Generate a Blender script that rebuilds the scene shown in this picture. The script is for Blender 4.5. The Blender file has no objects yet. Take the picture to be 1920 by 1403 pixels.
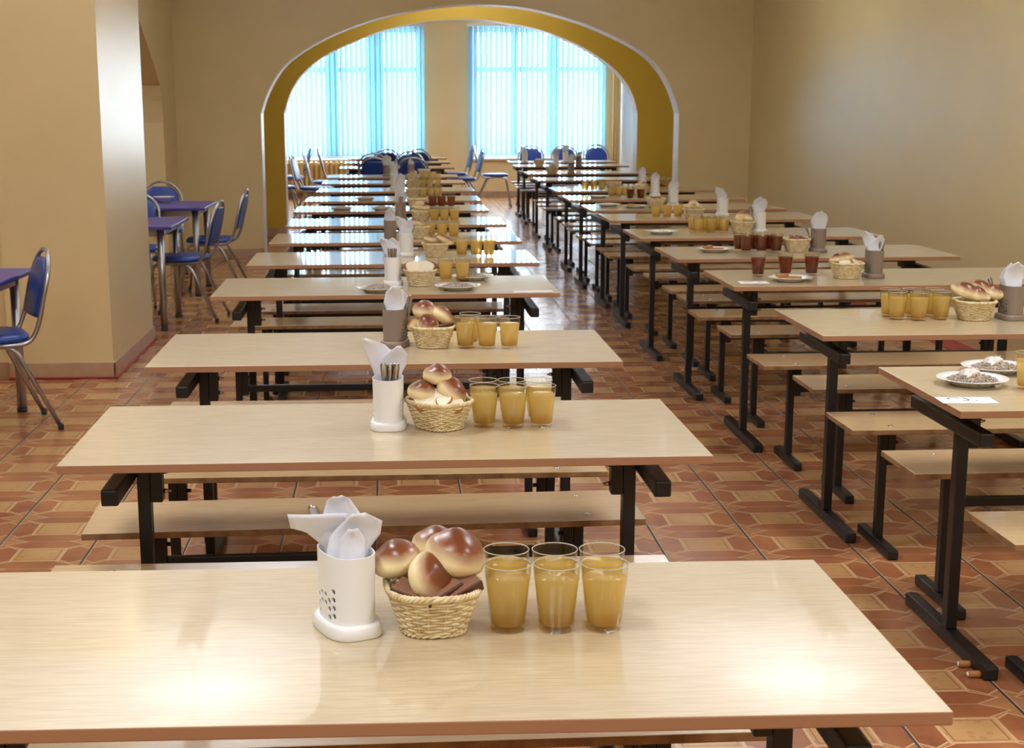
import bpy, bmesh, math, random
from mathutils import Vector, Matrix
R = math.radians
PI = math.pi
S = bpy.context.scene
C = S.collection
random.seed(7)

# ------------------------------------------------------------------ camera
FPX, PITCH, YAW, ROLL, HC = 2829.07, 0.209376586, 0.035855018, -0.005631194, 1.553559
CX, CY = 846.4528, 798.3881
FW = Vector((math.sin(YAW)*math.cos(PITCH), math.cos(YAW)*math.cos(PITCH), -math.sin(PITCH)))
RT = Vector((math.cos(YAW), -math.sin(YAW), 0)); UP = RT.cross(FW)
RT, UP = RT*math.cos(ROLL)+UP*math.sin(ROLL), -RT*math.sin(ROLL)+UP*math.cos(ROLL)
CAM = Vector((0, 0, HC))
def ray(px, py): return FW + RT*((px-CX)/FPX) - UP*((py-CY)/FPX)
def at(px, py, z=0.76):
    d = ray(px, py); return CAM + d*((z-HC)/d.z)
def aty(px, py, Y):
    d = ray(px, py); return CAM + d*(Y/d.y)
def atx(px, py, X):
    d = ray(px, py); return CAM + d*(X/d.x)
cd = bpy.data.cameras.new('camera'); co = bpy.data.objects.new('camera', cd); C.objects.link(co)
cd.sensor_width = 36; cd.sensor_fit = 'HORIZONTAL'; cd.lens = FPX/1920*36
cd.shift_x = (960-CX)/1920; cd.shift_y = (CY-701.5)/1920
cd.clip_start = 0.05; cd.clip_end = 200
cd.dof.use_dof = True; cd.dof.focus_distance = 3.3; cd.dof.aperture_fstop = 14
m = Matrix((RT, UP, -FW)).transposed().to_4x4(); m.translation = CAM; co.matrix_world = m
S.camera = co

# ------------------------------------------------------------------ sky, exposure
S.view_settings.view_transform = 'Standard'; S.view_settings.look = 'None'
S.view_settings.gamma = 1; S.view_settings.use_curve_mapping = False
S.view_settings.exposure = 0.36
W = bpy.data.worlds.new('sky'); S.world = W; W.use_nodes = True
nt = W.node_tree; bg = nt.nodes['Background']
SKY = 26.0
bg.inputs['Color'].default_value = (0.90, 0.96, 1.0, 1); bg.inputs['Strength'].default_value = SKY
S.cycles.max_bounces = 9; S.cycles.diffuse_bounces = 4; S.cycles.glossy_bounces = 4
S.cycles.transmission_bounces = 8; S.cycles.transparent_max_bounces = 10
S.cycles.caustics_reflective = False; S.cycles.caustics_refractive = False
S.cycles.sample_clamp_indirect = 6
S.cycles.use_denoising = True
UPLIGHT_W = 45.0      # watts of each added hanging uplight
FILL_PANEL_W = 42.0     # watts of each added fill panel, front and far room

# ------------------------------------------------------------------ tiny node language
class E:
    def __init__(s, nt, sock): s.nt = nt; s.k = sock
    def _m(s, op, *o):
        n = s.nt.nodes.new('ShaderNodeMath'); n.operation = op
        for i, v in enumerate((s,)+o):
            if isinstance(v, E): s.nt.links.new(v.k, n.inputs[i])
            else: n.inputs[i].default_value = v
        return E(s.nt, n.outputs[0])
    def __add__(s, o): return s._m('ADD', o)
    def __sub__(s, o): return s._m('SUBTRACT', o)
    def __mul__(s, o): return s._m('MULTIPLY', o)
    def abs(s): return s._m('ABSOLUTE')
    def lt(s, o): return s._m('LESS_THAN', o)
    def gt(s, o): return s._m('GREATER_THAN', o)
    def max(s, o): return s._m('MAXIMUM', o)
    def min(s, o): return s._m('MINIMUM', o)
    def fract(s): return s._m('FRACT')
    def floor(s): return s._m('FLOOR')
def mat(name, col=(.8, .8, .8), rough=.5, metal=0, **kw):
    m = bpy.data.materials.new(name); m.use_nodes = True
    p = m.node_tree.nodes['Principled BSDF']
    p.inputs['Base Color'].default_value = (*col, 1); p.inputs['Roughness'].default_value = rough
    p.inputs['Metallic'].default_value = metal
    for k, v in kw.items(): p.inputs[k.replace('_', ' ')].default_value = v
    return m
def P(m): return m.node_tree.nodes['Principled BSDF']
def tex(m, scale=(1, 1, 1), kind='Noise', coord='Object', **kw):
    nt = m.node_tree
    tc = nt.nodes.new('ShaderNodeTexCoord'); mp = nt.nodes.new('ShaderNodeMapping')
    mp.inputs['Scale'].default_value = scale; nt.links.new(tc.outputs[coord], mp.inputs[0])
    t = nt.nodes.new('ShaderNodeTex'+kind); nt.links.new(mp.outputs[0], t.inputs['Vector'])
    for k, v in kw.items(): t.inputs[k].default_value = v
    return t
def ramp(m, fac, stops):
    nt = m.node_tree; r = nt.nodes.new('ShaderNodeValToRGB')
    el = r.color_ramp.elements
    while len(el) < len(stops): el.new(.5)
    for e, (p, c) in zip(el, stops): e.position = p; e.color = (*c, 1)
    nt.links.new(fac, r.inputs[0]); return r.outputs[0]
def mix(m, fac, a, b):
    nt = m.node_tree; n = nt.nodes.new('ShaderNodeMix'); n.data_type = 'RGBA'
    for i, v in ((0, fac), (6, a), (7, b)):
        if isinstance(v, E): v = v.k
        if isinstance(v, (tuple, float, int)): n.inputs[i].default_value = (*v, 1) if isinstance(v, tuple) else v
        else: nt.links.new(v, n.inputs[i])
    return n.outputs[2]
def setc(m, s): m.node_tree.links.new(s, P(m).inputs['Base Color'])
def bump(m, h, st=.2, d=.002):
    nt = m.node_tree; b = nt.nodes.new('ShaderNodeBump'); b.inputs['Strength'].default_value = st
    b.inputs['Distance'].default_value = d; nt.links.new(h, b.inputs['Height']); nt.links.new(b.outputs[0], P(m).inputs['Normal'])

M = {}
def paint(name, col, rough, spec=.5):
    m = mat(name, col, rough); P(m).inputs['Specular IOR Level'].default_value = spec
    t = tex(m, (1.3, 1.3, 1.3), Scale=1.6, Detail=4)
    setc(m, mix(m, t.outputs[0], tuple(c*.94 for c in col), tuple(min(1, c*1.05) for c in col)))
    b = tex(m, (1, 1, .5), Scale=9, Detail=5); bump(m, b.outputs[0], .25, .004)
    M[name] = m
paint('wall_paint', (.75, .60, .315), .33, .8)
paint('mustard_paint', (.62, .39, .04), .5)
paint('white_paint', (.80, .78, .76), .4)
paint('far_paint', (.80, .63, .32), .5)
paint('ceiling_paint', (.84, .84, .84), .8)
M['black'] = mat('black_metal', (.006, .006, .007), .42)
M['chrome'] = mat('grey_metal_tube', (.42, .42, .44), .28, .9)
M['steel'] = mat('steel', (.55, .55, .55), .25, 1)
M['rubber'] = mat('rubber', (.02, .02, .02), .7)
M['blue'] = mat('blue_vinyl', (.012, .045, .25), .38)
t = tex(M['blue'], Scale=260); bump(M['blue'], t.outputs[0], .15, .001)
M['blue_top'] = mat('blue_laminate', (.06, .055, .27), .35)
M['white_plastic'] = mat('white_plastic', (.80, .80, .79), .35)
M['taupe_plastic'] = mat('taupe_plastic', (.23, .175, .135), .4)
M['hole'] = mat('shadowed_inside', (.03, .03, .03), .8)
M['paper'] = mat('paper', (.86, .86, .90), .8)
M['ink'] = mat('ink', (.02, .02, .09), .6)
M['china'] = mat('china', (.82, .82, .82), .12)
M['red'] = mat('red_paint', (.28, .02, .02), .5)
M['tape'] = mat('grey_print', (.12, .13, .15), .6)
# napkin: thin tissue that lets some light through
m = M['napkin'] = mat('tissue', (.86, .87, .92), .9); nt = m.node_tree
tr = nt.nodes.new('ShaderNodeBsdfTranslucent'); tr.inputs[0].default_value = (.86, .87, .92, 1)
ms = nt.nodes.new('ShaderNodeMixShader'); ms.inputs[0].default_value = .22
nt.links.new(P(m).outputs[0], ms.inputs[1]); nt.links.new(tr.outputs[0], ms.inputs[2])
nt.links.new(ms.outputs[0], nt.nodes['Material Output'].inputs[0])
t = tex(m, Scale=90); bump(m, t.outputs[0], .3, .001)
# beech laminate
def laminate(name, a, b, rough):
    m = M[name] = mat(name, a, rough)
    t = tex(m, (2.2, 46, 1), Scale=1.6, Detail=7, Roughness=.62)
    t2 = tex(m, (14, 210, 1), Scale=1.0, Detail=3)
    c = ramp(m, t.outputs[0], [(.32, a), (.52, b), (.72, a)])
    c = mix(m, .5, c, ramp(m, t2.outputs[0], [(.4, tuple(x*.9 for x in a)), (.62, tuple(min(1, x*1.06) for x in b))]))
    setc(m, c); bump(m, t.outputs[0], .05, .001)
    P(m).inputs['Coat Weight'].default_value = .8; P(m).inputs['Coat Roughness'].default_value = .055
    r = tex(m, (3, 3, 1), Scale=2.2, Detail=3)
    rr = E(m.node_tree, r.outputs[0])*.12 + (rough-.06)
    m.node_tree.links.new(rr.k, P(m).inputs['Roughness'])
laminate('beech', (.50, .39, .235), (.58, .465, .30), .36)
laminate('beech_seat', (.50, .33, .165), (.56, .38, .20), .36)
M['edge'] = mat('edge_band', (.36, .185, .095), .45)
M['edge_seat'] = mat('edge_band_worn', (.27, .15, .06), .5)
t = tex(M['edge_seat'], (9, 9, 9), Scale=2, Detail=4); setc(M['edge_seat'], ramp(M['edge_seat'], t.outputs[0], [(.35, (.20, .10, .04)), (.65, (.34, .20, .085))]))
# skirting
m = M['skirting'] = mat('skirting_tile', (.36, .21, .13), .35)
t = tex(m, (3, 3, 3), Scale=2, Detail=4); setc(m, ramp(m, t.outputs[0], [(.3, (.40, .25, .15)), (.7, (.52, .36, .24))]))
# floor tile
m = M['floor'] = mat('floor_tile', (.4, .2, .1), .16); nt = m.node_tree
tc = nt.nodes.new('ShaderNodeTexCoord'); sx = nt.nodes.new('ShaderNodeSeparateXYZ'); nt.links.new(tc.outputs['Object'], sx.inputs[0])
X, Y = E(nt, sx.outputs[0]), E(nt, sx.outputs[1])
gx = (X - 1.272 + 0.0)*(1/.3405); gy = (Y - 4.023)*(1/.3345)
fu = gx.fract() - .5; fv = gy.fract() - .5
au, av = fu.abs(), fv.abs()
wn = nt.nodes.new('ShaderNodeTexWhiteNoise'); wn.noise_dimensions = '2D'
cb = nt.nodes.new('ShaderNodeCombineXYZ'); nt.links.new(gx.floor().k, cb.inputs[0]); nt.links.new(gy.floor().k, cb.inputs[1]); nt.links.new(cb.outputs[0], wn.inputs['Vector'])
n1 = tex(m, Scale=5, Detail=5); n2 = tex(m, Scale=38, Detail=3)
rect = au.lt(.245)*av.lt(.225)
line_r = ((au-.245).abs().lt(.012)*av.lt(.237)).max((av-.225).abs().lt(.012)*au.lt(.257))
line_r2 = ((au-.205).abs().lt(.006)*av.lt(.19)).max((av-.185).abs().lt(.006)*au.lt(.21))
hexs = au.gt(.262)*((av*1.0 + (au-.38).abs()*.9).lt(.30))                       # side hexagons
hexe = au.gt(.262)*(((av*1.0 + (au-.38).abs()*.9) - .31).abs().lt(.011))*av.lt(.33)
loz = av.gt(.242)*((au + (av-.37).abs()*1.6).lt(.42))*av.lt(.49)
loze = av.gt(.242)*(((au + (av-.37).abs()*1.6)-.43).abs().lt(.012))
dark = ramp(m, n1.outputs[0], [(.3, (.25, .075, .028)), (.7, (.44, .17, .065))])
lite = ramp(m, n1.outputs[0], [(.3, (.52, .28, .105)), (.7, (.64, .39, .17))])
base = ramp(m, n1.outputs[0], [(.3, (.40, .17, .065)), (.7, (.52, .25, .10))])
line = (.70, .46, .26)
c = mix(m, hexs.max(loz), base, dark)
c = mix(m, hexe.max(loze), c, line)
orn = tex(m, (1, 1, 1), 'Voronoi', Scale=26)
lit2 = mix(m, E(nt, orn.outputs[0]).lt(.28)*.35, lite, (.34, .16, .06))
c = mix(m, rect, c, lit2); c = mix(m, line_r, c, line); c = mix(m, line_r2, c, (.33, .15, .06))
c = mix(m, E(nt, n2.outputs[0])*.25, c, (.38, .17, .08))
c = mix(m, E(nt, wn.outputs[0])*.28, c, (.27, .10, .045))
gr = au.gt(.4885); gr2 = av.gt(.4925)
c = mix(m, gr2*.6, c, (.20, .11, .07)); c = mix(m, gr, c, (.045, .035, .028))
c = mix(m, au.gt(.480)*au.lt(.4885)*fu.lt(0), c, (.55, .42, .28))
setc(m, c)
rr = gr.max(gr2)*.5 + (E(nt, n2.outputs[0])*.12 + .14); nt.links.new(rr.k, P(m).inputs['Roughness'])
nb = tex(m, Scale=60, Detail=2); bump(m, ((gr.max(gr2)*-1.0) + E(nt, nb.outputs[0])*.25).k, .3, .0015)
# glass pane : transparent with mirror gloss by Fresnel
def pane_mat(name, ior=.04, tint=(1, 1, 1)):
    m = M[name] = bpy.data.materials.new(name); m.use_nodes = True; nt = m.node_tree
    nt.nodes.remove(P(m)); a = nt.nodes.new('ShaderNodeBsdfTransparent'); a.inputs[0].default_value = (*tint, 1)
    g = nt.nodes.new('ShaderNodeBsdfGlossy'); g.inputs['Roughness'].default_value = .02
    f = nt.nodes.new('ShaderNodeLayerWeight'); f.inputs[0].default_value = .5; ms = nt.nodes.new('ShaderNodeMixShader')
    q = E(nt, f.outputs['Facing'])._m('POWER', 4.0)*.55 + ior; nt.links.new(q.k, ms.inputs[0]); nt.links.new(a.outputs[0], ms.inputs[1]); nt.links.new(g.outputs[0], ms.inputs[2])
    nt.links.new(ms.outputs[0], nt.nodes['Material Output'].inputs[0])
pane_mat('window_glass')
pane_mat('tumbler_glass', .035, (.97, .955, .90))
# drinks: cloudy, partly see-through
def drink(name, col, deep, see):
    m = M[name] = mat(name, col, .08); nt = m.node_tree
    t = tex(m, (1, 1, 1), coord='Generated', kind='Noise', Scale=1.6, Detail=3)
    g = nt.nodes.new('ShaderNodeTexCoord'); s = nt.nodes.new('ShaderNodeSeparateXYZ'); nt.links.new(g.outputs['Generated'], s.inputs[0])
    f = E(nt, s.outputs[2]) + (E(nt, t.outputs[0])-.5)*.5
    c = ramp(m, f.k, [(.05, deep), (.36, col), (1, tuple(min(1, x*1.06) for x in col))]); setc(m, c)
    tr = nt.nodes.new('ShaderNodeBsdfTranslucent'); nt.links.new(c, tr.inputs[0])
    tp = nt.nodes.new('ShaderNodeBsdfTransparent'); nt.links.new(c, tp.inputs[0])
    a = nt.nodes.new('ShaderNodeMixShader'); a.inputs[0].default_value = .6; b = nt.nodes.new('ShaderNodeMixShader'); b.inputs[0].default_value = see
    nt.links.new(P(m).outputs[0], a.inputs[1]); nt.links.new(tr.outputs[0], a.inputs[2])
    nt.links.new(a.outputs[0], b.inputs[1]); nt.links.new(tp.outputs[0], b.inputs[2]); nt.links.new(b.outputs[0], nt.nodes['Material Output'].inputs[0])
drink('compote', (.93, .78, .38), (.78, .52, .12), .42)
drink('tea', (.36, .075, .016), (.26, .045, .01), .38)
M['fruit'] = mat('stewed_fruit', (.55, .30, .05), .4, Subsurface_Weight=.2)
# bread
def bun_mat(name, glaze, crumb, lo, hi):
    m = M[name] = mat(name, crumb, .5); nt = m.node_tree
    g = nt.nodes.new('ShaderNodeTexCoord'); s = nt.nodes.new('ShaderNodeSeparateXYZ'); nt.links.new(g.outputs['Generated'], s.inputs[0])
    n = tex(m, Scale=28, Detail=4); f = E(nt, s.outputs[2]) + (E(nt, n.outputs[0])-.5)*.22
    setc(m, ramp(m, f.k, [(lo, crumb), ((lo+hi)/2, tuple((a*.6+b*.4) for a, b in zip(glaze, crumb))), (hi, glaze), (1, tuple(x*.55 for x in glaze))]))
    r = f.lt(hi-.08)*.3 + .3; nt.links.new(r.k, P(m).inputs['Roughness'])
    P(m).inputs['Subsurface Weight'].default_value = .08; P(m).inputs['Subsurface Radius'].default_value = (.01, .006, .003)
    bump(m, n.outputs[0], .25, .0015)
bun_mat('bun', (.21, .055, .014), (.82, .67, .38), .46, .78)
bun_mat('pale_bun', (.55, .28, .07), (.80, .68, .42), .55, .95)
m = M['crumb'] = mat('bread_crumb', (.82, .75, .58), .85)
t = tex(m, kind='Voronoi', Scale=210); bump(m, t.outputs[0], .5, .002); setc(m, ramp(m, t.outputs[0], [(.0, (.66, .57, .38)), (.3, (.84, .77, .60))]))
M['crust'] = mat('bread_crust', (.42, .17, .045), .55)
m = M['rye'] = mat('rye_crumb', (.17, .075, .035), .8)
t = tex(m, kind='Voronoi', Scale=180); bump(m, t.outputs[0], .5, .002); setc(m, ramp(m, t.outputs[0], [(0, (.12, .05, .02)), (.3, (.23, .105, .055))]))
M['rye_crust'] = mat('rye_crust', (.085, .03, .014), .5)
m = M['wicker'] = mat('wicker', (.62, .48, .25), .5)
t = tex(m, Scale=60, Detail=3); setc(m, ramp(m, t.outputs[0], [(.3, (.58, .43, .21)), (.6, (.78, .65, .40))]))
m = M['grain'] = mat('buckwheat', (.2, .12, .08), .7); oi = tex(m, kind='Voronoi', Scale=130)
setc(m, ramp(m, oi.outputs[0], [(.0, (.13, .08, .05)), (.35, (.33, .24, .165)), (.6, (.52, .44, .36))]))
m = M['fish'] = mat('boiled_meat', (.72, .62, .55), .5, Subsurface_Weight=.1); t = tex(m, Scale=60, Detail=4)
setc(m, ramp(m, t.outputs[0], [(.35, (.50, .38, .32)), (.55, (.80, .74, .68))])); bump(m, t.outputs[0], .5, .003)
# blind slats
m = M['blind'] = mat('blind_fabric', (.16, .36, .62), .75); nt = m.node_tree
tr = nt.nodes.new('ShaderNodeBsdfTranslucent'); tr.inputs[0].default_value = (.060, .150, .205, 1)
ms = nt.nodes.new('ShaderNodeMixShader'); ms.inputs[0].default_value = .6
nt.links.new(P(m).outputs[0], ms.inputs[1]); nt.links.new(tr.outputs[0], ms.inputs[2]); nt.links.new(ms.outputs[0], nt.nodes['Material Output'].inputs[0])
M['radiator'] = mat('yellow_enamel', (.62, .40, .13), .35)
M['lampglow'] = bpy.data.materials.new('fill_light_glow'); M['lampglow'].use_nodes = True  # glowing faces of the added fill lights
em = M['lampglow'].node_tree.nodes.new('ShaderNodeEmission'); em.inputs[0].default_value = (.9, .95, 1, 1); em.inputs[1].default_value = 1.0
M['lampglow'].node_tree.links.new(em.outputs[0], M['lampglow'].node_tree.nodes['Material Output'].inputs[0])

# ------------------------------------------------------------------ mesh helper
class MB:
    def __init__(s): s.v = []; s.f = []; s.m = []; s.sm = []; s.mats = []
    def mi(s, k):
        if k not in s.mats: s.mats.append(k)
        return s.mats.index(k)
    def add(s, vs, fs, k, smooth=False, mx=None):
        o = len(s.v); i = s.mi(k)
        for v in vs:
            v = Vector(v); s.v.append(mx @ v if mx else v)
        for f in fs: s.f.append([o+a for a in f]); s.m.append(i); s.sm.append(smooth)
        return s
    def box(s, x0, y0, z0, x1, y1, z1, k, bev=0, side=None, mx=None):
        bm = bmesh.new(); bmesh.ops.create_cube(bm, size=1)
        for v in bm.verts: v.co = Vector(((x0+x1)/2+v.co.x*(x1-x0), (y0+y1)/2+v.co.y*(y1-y0), (z0+z1)/2+v.co.z*(z1-z0)))
        if bev: bmesh.ops.bevel(bm, geom=bm.edges[:], offset=bev, segments=2, profile=.6, affect='EDGES')
        bm.normal_update()
        vs = [v.co.copy() for v in bm.verts]; A = []; B = []
        for f in bm.faces:
            (B if side and abs(f.normal.z) < .7 else A).append([v.index for v in f.verts])
        o = len(s.v); s.add(vs, A, k, False, mx)
        if B:
            i = s.mi(side)
            for f in B: s.f.append([o+a for a in f]); s.m.append(i); s.sm.append(False)
        bm.free(); return s
    def lathe(s, prof, k, n=32, mx=None, smooth=True, fn=None):
        vs = []; fs = []
        for j, (r, z) in enumerate(prof):
            for i in range(n):
                a = 2*PI*i/n; rr = r*(fn(i, j, a) if fn else 1)
                vs.append((rr*math.cos(a), rr*math.sin(a), z))
        for j in range(len(prof)-1):
            for i in range(n): fs.append([j*n+i, j*n+(i+1) % n, (j+1)*n+(i+1) % n, (j+1)*n+i])
        fs.append([i for i in range(n)][::-1]); fs.append([(len(prof)-1)*n+i for i in range(n)])
        return s.add(vs, fs, k, smooth, mx)
    def tube(s, path, r, k, n=8, closed=False, cap=True, flat=1.0):
        path = [Vector(p) for p in path]; L = len(path); vs = []; fs = []; up = None
        for i, p in enumerate(path):
            a = path[(i-1) % L] if closed or i else p; b = path[(i+1) % L] if closed or i < L-1 else p
            t = (b-a).normalized()
            if up is None:
                up = Vector((0, 0, 1)) if abs(t.z) < .9 else Vector((1, 0, 0))
            u = (up - t*up.dot(t)).normalized(); up = u; w = t.cross(u)
            rr = r(i/(L-1)) if callable(r) else r
            for q in range(n):
                a = 2*PI*q/n; vs.append(p + u*math.cos(a)*rr*flat + w*math.sin(a)*rr)
        for i in range(L if closed else L-1):
            for q in range(n):
                a = i*n; b = ((i+1) % L)*n; fs.append([a+q, a+(q+1) % n, b+(q+1) % n, b+q])
        if cap and not closed: fs.append(list(range(n))[::-1]); fs.append([(L-1)*n+q for q in range(n)])
        return s.add(vs, fs, k, True)
    def mesh(s, name):
        me = bpy.data.meshes.new(name); me.from_pydata(s.v, [], s.f)
        for k in s.mats: me.materials.append(M[k])
        me.polygons.foreach_set('material_index', s.m); me.polygons.foreach_set('use_smooth', s.sm); me.update()
        bm = bmesh.new(); bm.from_mesh(me); bmesh.ops.recalc_face_normals(bm, faces=bm.faces[:]); bm.to_mesh(me); bm.free()
        return me
    def build(s, name, parent=None, loc=None):
        o = bpy.data.objects.new(name, s.mesh(name)); C.objects.link(o)
        if parent: o.parent = parent
        if loc: o.location = loc
        return o
def bend(pts, r=.04, n=5):                       # polyline with rounded corners
    pts = [Vector(p) for p in pts]; out = [pts[0]]
    for i in range(1, len(pts)-1):
        p = pts[i]; a = pts[i-1]-p; b = pts[i+1]-p
        ra = min(r, a.length*.48); rb = min(r, b.length*.48); A = p+a.normalized()*ra; B = p+b.normalized()*rb
        for j in range(n+1):
            t = j/n; out.append(A*(1-t)**2 + p*2*t*(1-t) + B*t*t)
    out.append(pts[-1]); return out
def empty(name, loc=(0, 0, 0), rz=0):
    o = bpy.data.objects.new(name, None); C.objects.link(o); o.location = loc; o.rotation_euler = (0, 0, rz)
    o.empty_display_size = .05; return o
def tag(o, label, cat, group=None, kind=None):
    o['label'] = label; o['category'] = cat
    if group: o['group'] = group
    if kind: o['kind'] = kind
    return o
def struct(name, mb, parent=None):
    o = mb.build(name, parent)
    if not parent: o['kind'] = 'structure'
    return o
def copytree(o, parent=None):
    c = o.copy(); C.objects.link(c)
    if parent: c.parent = parent
    for ch in KIDS.get(o.name, []): copytree(ch, c)
    return c
KIDS = {}
class Kind:                                      # builds one thing, then hands out copies of it
    def __init__(s, fn): s.fn = fn; s.o = None; s.used = False
    def __call__(s, loc, rz, label, cat, group=None, rot=None, scale=None):
        if s.o is None:
            s.o = s.fn(); s.collect(s.o); o = s.o
        else: o = copytree(s.o)
        o.location = loc; o.rotation_euler = rot if rot else (0, 0, rz)
        o.scale = scale if scale else (1, 1, 1)
        for k in ('group', 'kind'):
            if k in o: del o[k]
        tag(o, label, cat, group); return o
    def collect(s, o):
        ch = [c for c in bpy.data.objects if c.parent == o]; KIDS[o.name] = ch
        for c in ch: s.collect(c)

# ------------------------------------------------------------------ the building
YA, YB, YW = 15.9, 18.6, 26.3          # front arch wall, rear arch wall, window wall
TA = .30; ZC = 3.25; XR = 3.70; XL = -2.24; XFAR = -6.0; XR2 = 3.86
archA = [(488.5, 213), (497, 184), (511.5, 153), (533, 121), (565, 97), (601, 75), (649.7, 53), (698, 36), (746.6, 24), (819, 11), (870, 7), (900, 7), (957, 10), (1005, 17), (1054, 30), (1102, 46), (1151, 67), (1199, 92), (1231, 119), (1252.5, 150), (1267, 184), (1274, 213)]
archB = [(532, 213), (543, 174.5), (560, 145), (589, 116), (625, 94.5), (674, 73), (722, 54.5), (795, 39), (860, 36), (900, 36), (933, 40), (1005, 52), (1054, 70), (1102, 92), (1151, 126), (1177, 157.5), (1189.5, 184), (1195.6, 213)]
def profile(pts, Yp):
    q = [aty(x, y, Yp) for x, y in pts]; q = [(p.x, p.z) for p in q]
    # smooth
    for _ in range(2):
        r = [q[0]]
        for a, b in zip(q, q[1:]): r += [(a[0]*.75+b[0]*.25, a[1]*.75+b[1]*.25), (a[0]*.25+b[0]*.75, a[1]*.25+b[1]*.75)]
        q = r + [q[-1]]
    return q
def arch_wall(mb, prof, lo, hi, top, a0, a1, k, axis='x'):
    """wall from lo..hi along the axis, thickness a0..a1 across it, with the opening prof cut to the floor"""
    T = (lambda u, w, z: (u, w, z)) if axis == 'x' else (lambda u, w, z: (w, u, z))
    for w in (a0, a1):
        vs = []; fs = []
        def quad(*q):
            o = len(vs); vs.extend(T(u, w, z) for u, z in q); fs.append([o, o+1, o+2, o+3])
        quad((lo, 0), (prof[0][0], 0), (prof[0][0], prof[0][1]), (lo, prof[0][1])); quad((lo, prof[0][1]), prof[0], (prof[0][0], top), (lo, top))
        quad((hi, 0), (prof[-1][0], 0), (prof[-1][0], prof[-1][1]), (hi, prof[-1][1])); quad((hi, prof[-1][1]), prof[-1], (prof[-1][0], top), (hi, top))
        for p, q in zip(prof, prof[1:]): quad(p, q, (q[0], top), (p[0], top))
        mb.add(vs, fs, k)
    vs = []; fs = []
    for u in (lo, hi):
        o = len(vs); vs += [T(u, a0, 0), T(u, a1, 0), T(u, a1, top), T(u, a0, top)]; fs.append([o, o+1, o+2, o+3])
    mb.add(vs, fs, k)
def arch_lining(mb, prof, a0, a1, k, axis='x', e=.004):
    T = (lambda u, w, z: (u, w, z)) if axis == 'x' else (lambda u, w, z: (w, u, z))
    cx = (prof[0][0]+prof[-1][0])/2
    p = [(prof[0][0], 0)] + prof + [(prof[-1][0], 0)]; q = []
    for u, z in p:
        d = Vector((cx-u, (1.0-z) if z > 1.0 else 0)); d = d.normalized() if d.length else Vector((0, 0)); q.append((u+d.x*e, z+d.y*e))
    vs = []; fs = []
    n = len(p)
    for w in (a0-e, a1+e):
        for L in (p, q): vs += [T(u, w, z) for u, z in L]
    for i in range(n-1):
        fs += [[n+i, n+i+1, 3*n+i+1, 3*n+i], [i, i+1, n+i+1, n+i], [2*n+i, 2*n+i+1, 3*n+i+1, 3*n+i]]
    mb.add(vs, fs, k)
pA = profile(archA, YA); pB = profile(archB, YB)
struct('floor', MB().box(XFAR, -4.2, -.1, 4.2, YW+.3, 0, 'floor'))
struct('ceiling', MB().box(XFAR, -4.2, ZC, 4.2, YW+.3, ZC+.1, 'ceiling_paint'))
b = MB(); arch_wall(b, pA, XFAR, XR, ZC, YA, YA+TA, 'wall_paint'); struct('wall_middle', b)
b = MB(); arch_lining(b, pA, YA, YA+TA, 'white_paint'); struct('trim_1', b)
b = MB(); arch_wall(b, pB, XFAR, XR2, ZC, YB, YB+TA, 'mustard_paint'); struct('wall_inner', b)
b = MB(); arch_lining(b, pB, YB, YB+TA, 'white_paint'); struct('trim_2', b)
struct('wall_right', MB().box(XR, -4.2, 0, XR+.2, YA+.15, ZC, 'wall_paint').box(XR2, YA+.15, 0, XR2+.2, YW, ZC, 'white_paint'))
struct('wall_left', MB().box(XFAR-.2, -4.2, 0, XFAR, YW+.3, ZC, 'wall_paint'))
struct('wall_front', MB().box(XFAR, -4.4, 0, XR+.2, -4.2, ZC, 'wall_paint'))
# column with its side pier, and the arcade behind it
cA = at(205, 709, 0); cB = at(296, 637, 0)
CXR = (cA.x+cB.x)/2; CY0 = cA.y; CY1 = cB.y; CXL = at(21, 710, 0).x
struct('wall_column', MB().box(CXL, CY0, 0, CXR, CY1, ZC, 'wall_paint').box(CXL-.9, CY0+.04, 0, CXL, CY1-.1, ZC, 'wall_paint'))
arc = [atx(x, y, XL) for x, y in ((306, 230), (303, 190), (300, 160), (290, 125), (275, 80), (257, 28))]
far_side = [(p.y, p.z) for p in arc]; ymid = 12.7
side = [(CY1-.12, 1.4)] + [(2*ymid-a, z) for a, z in far_side[1:]] + [(ymid, 2.42)] + far_side[::-1]
b = MB(); arch_wall(b, side, CY1-.2, YA, ZC, XL-.55, XL, 'wall_paint', 'y'); struct('wall_arcade', b)
b = MB(); arch_lining(b, side, XL-.55, XL, 'wall_paint', 'y', .002); struct('trim_3', b)
# skirtings
def skirt(name, boxes, k='skirting'):
    b = MB()
    for q in boxes: b.box(*q, k, .004)
    struct(name, b)
h = .095; e = .014
skirt('baseboard_column', [(CXL, CY0-e, .0, CXR+e, CY0, h), (CXR, CY0-e, 0, CXR+e, CY1, h), (CXL-.9, CY0+.04-e, 0, CXL, CY0+.04, h)])
pL, pR = pA[0][0], pA[-1][0]
skirt('baseboard_middle', [(XL, YA-e, 0, pL-.01, YA, h), (pR+.01, YA-e, 0, XR, YA, h)])
qL, qR = pB[0][0], pB[-1][0]
skirt('baseboard_inner', [(-4, YB-e, 0, qL-.01, YB, h), (qR+.01, YB-e, 0, XR2, YB, h)])
skirt('baseboard_back', [(-4, YW-e, 0, XR2, YW, h)])
skirt('baseboard_arcade', [(XL, arc[0].y, 0, XL+e, YA-e, h)])
skirt('trim_4', [(CXR+e, CY0-e-.012, .0005, CXR+e+.012, CY1, .012), (CXL, CY0-e-.012, .0005, CXR+e, CY0-e, .012)], 'red')
skirt('trim_5', [(XR-.16, 2, .0003, XR-.001, YA-.05, .004)], 'red')
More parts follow.
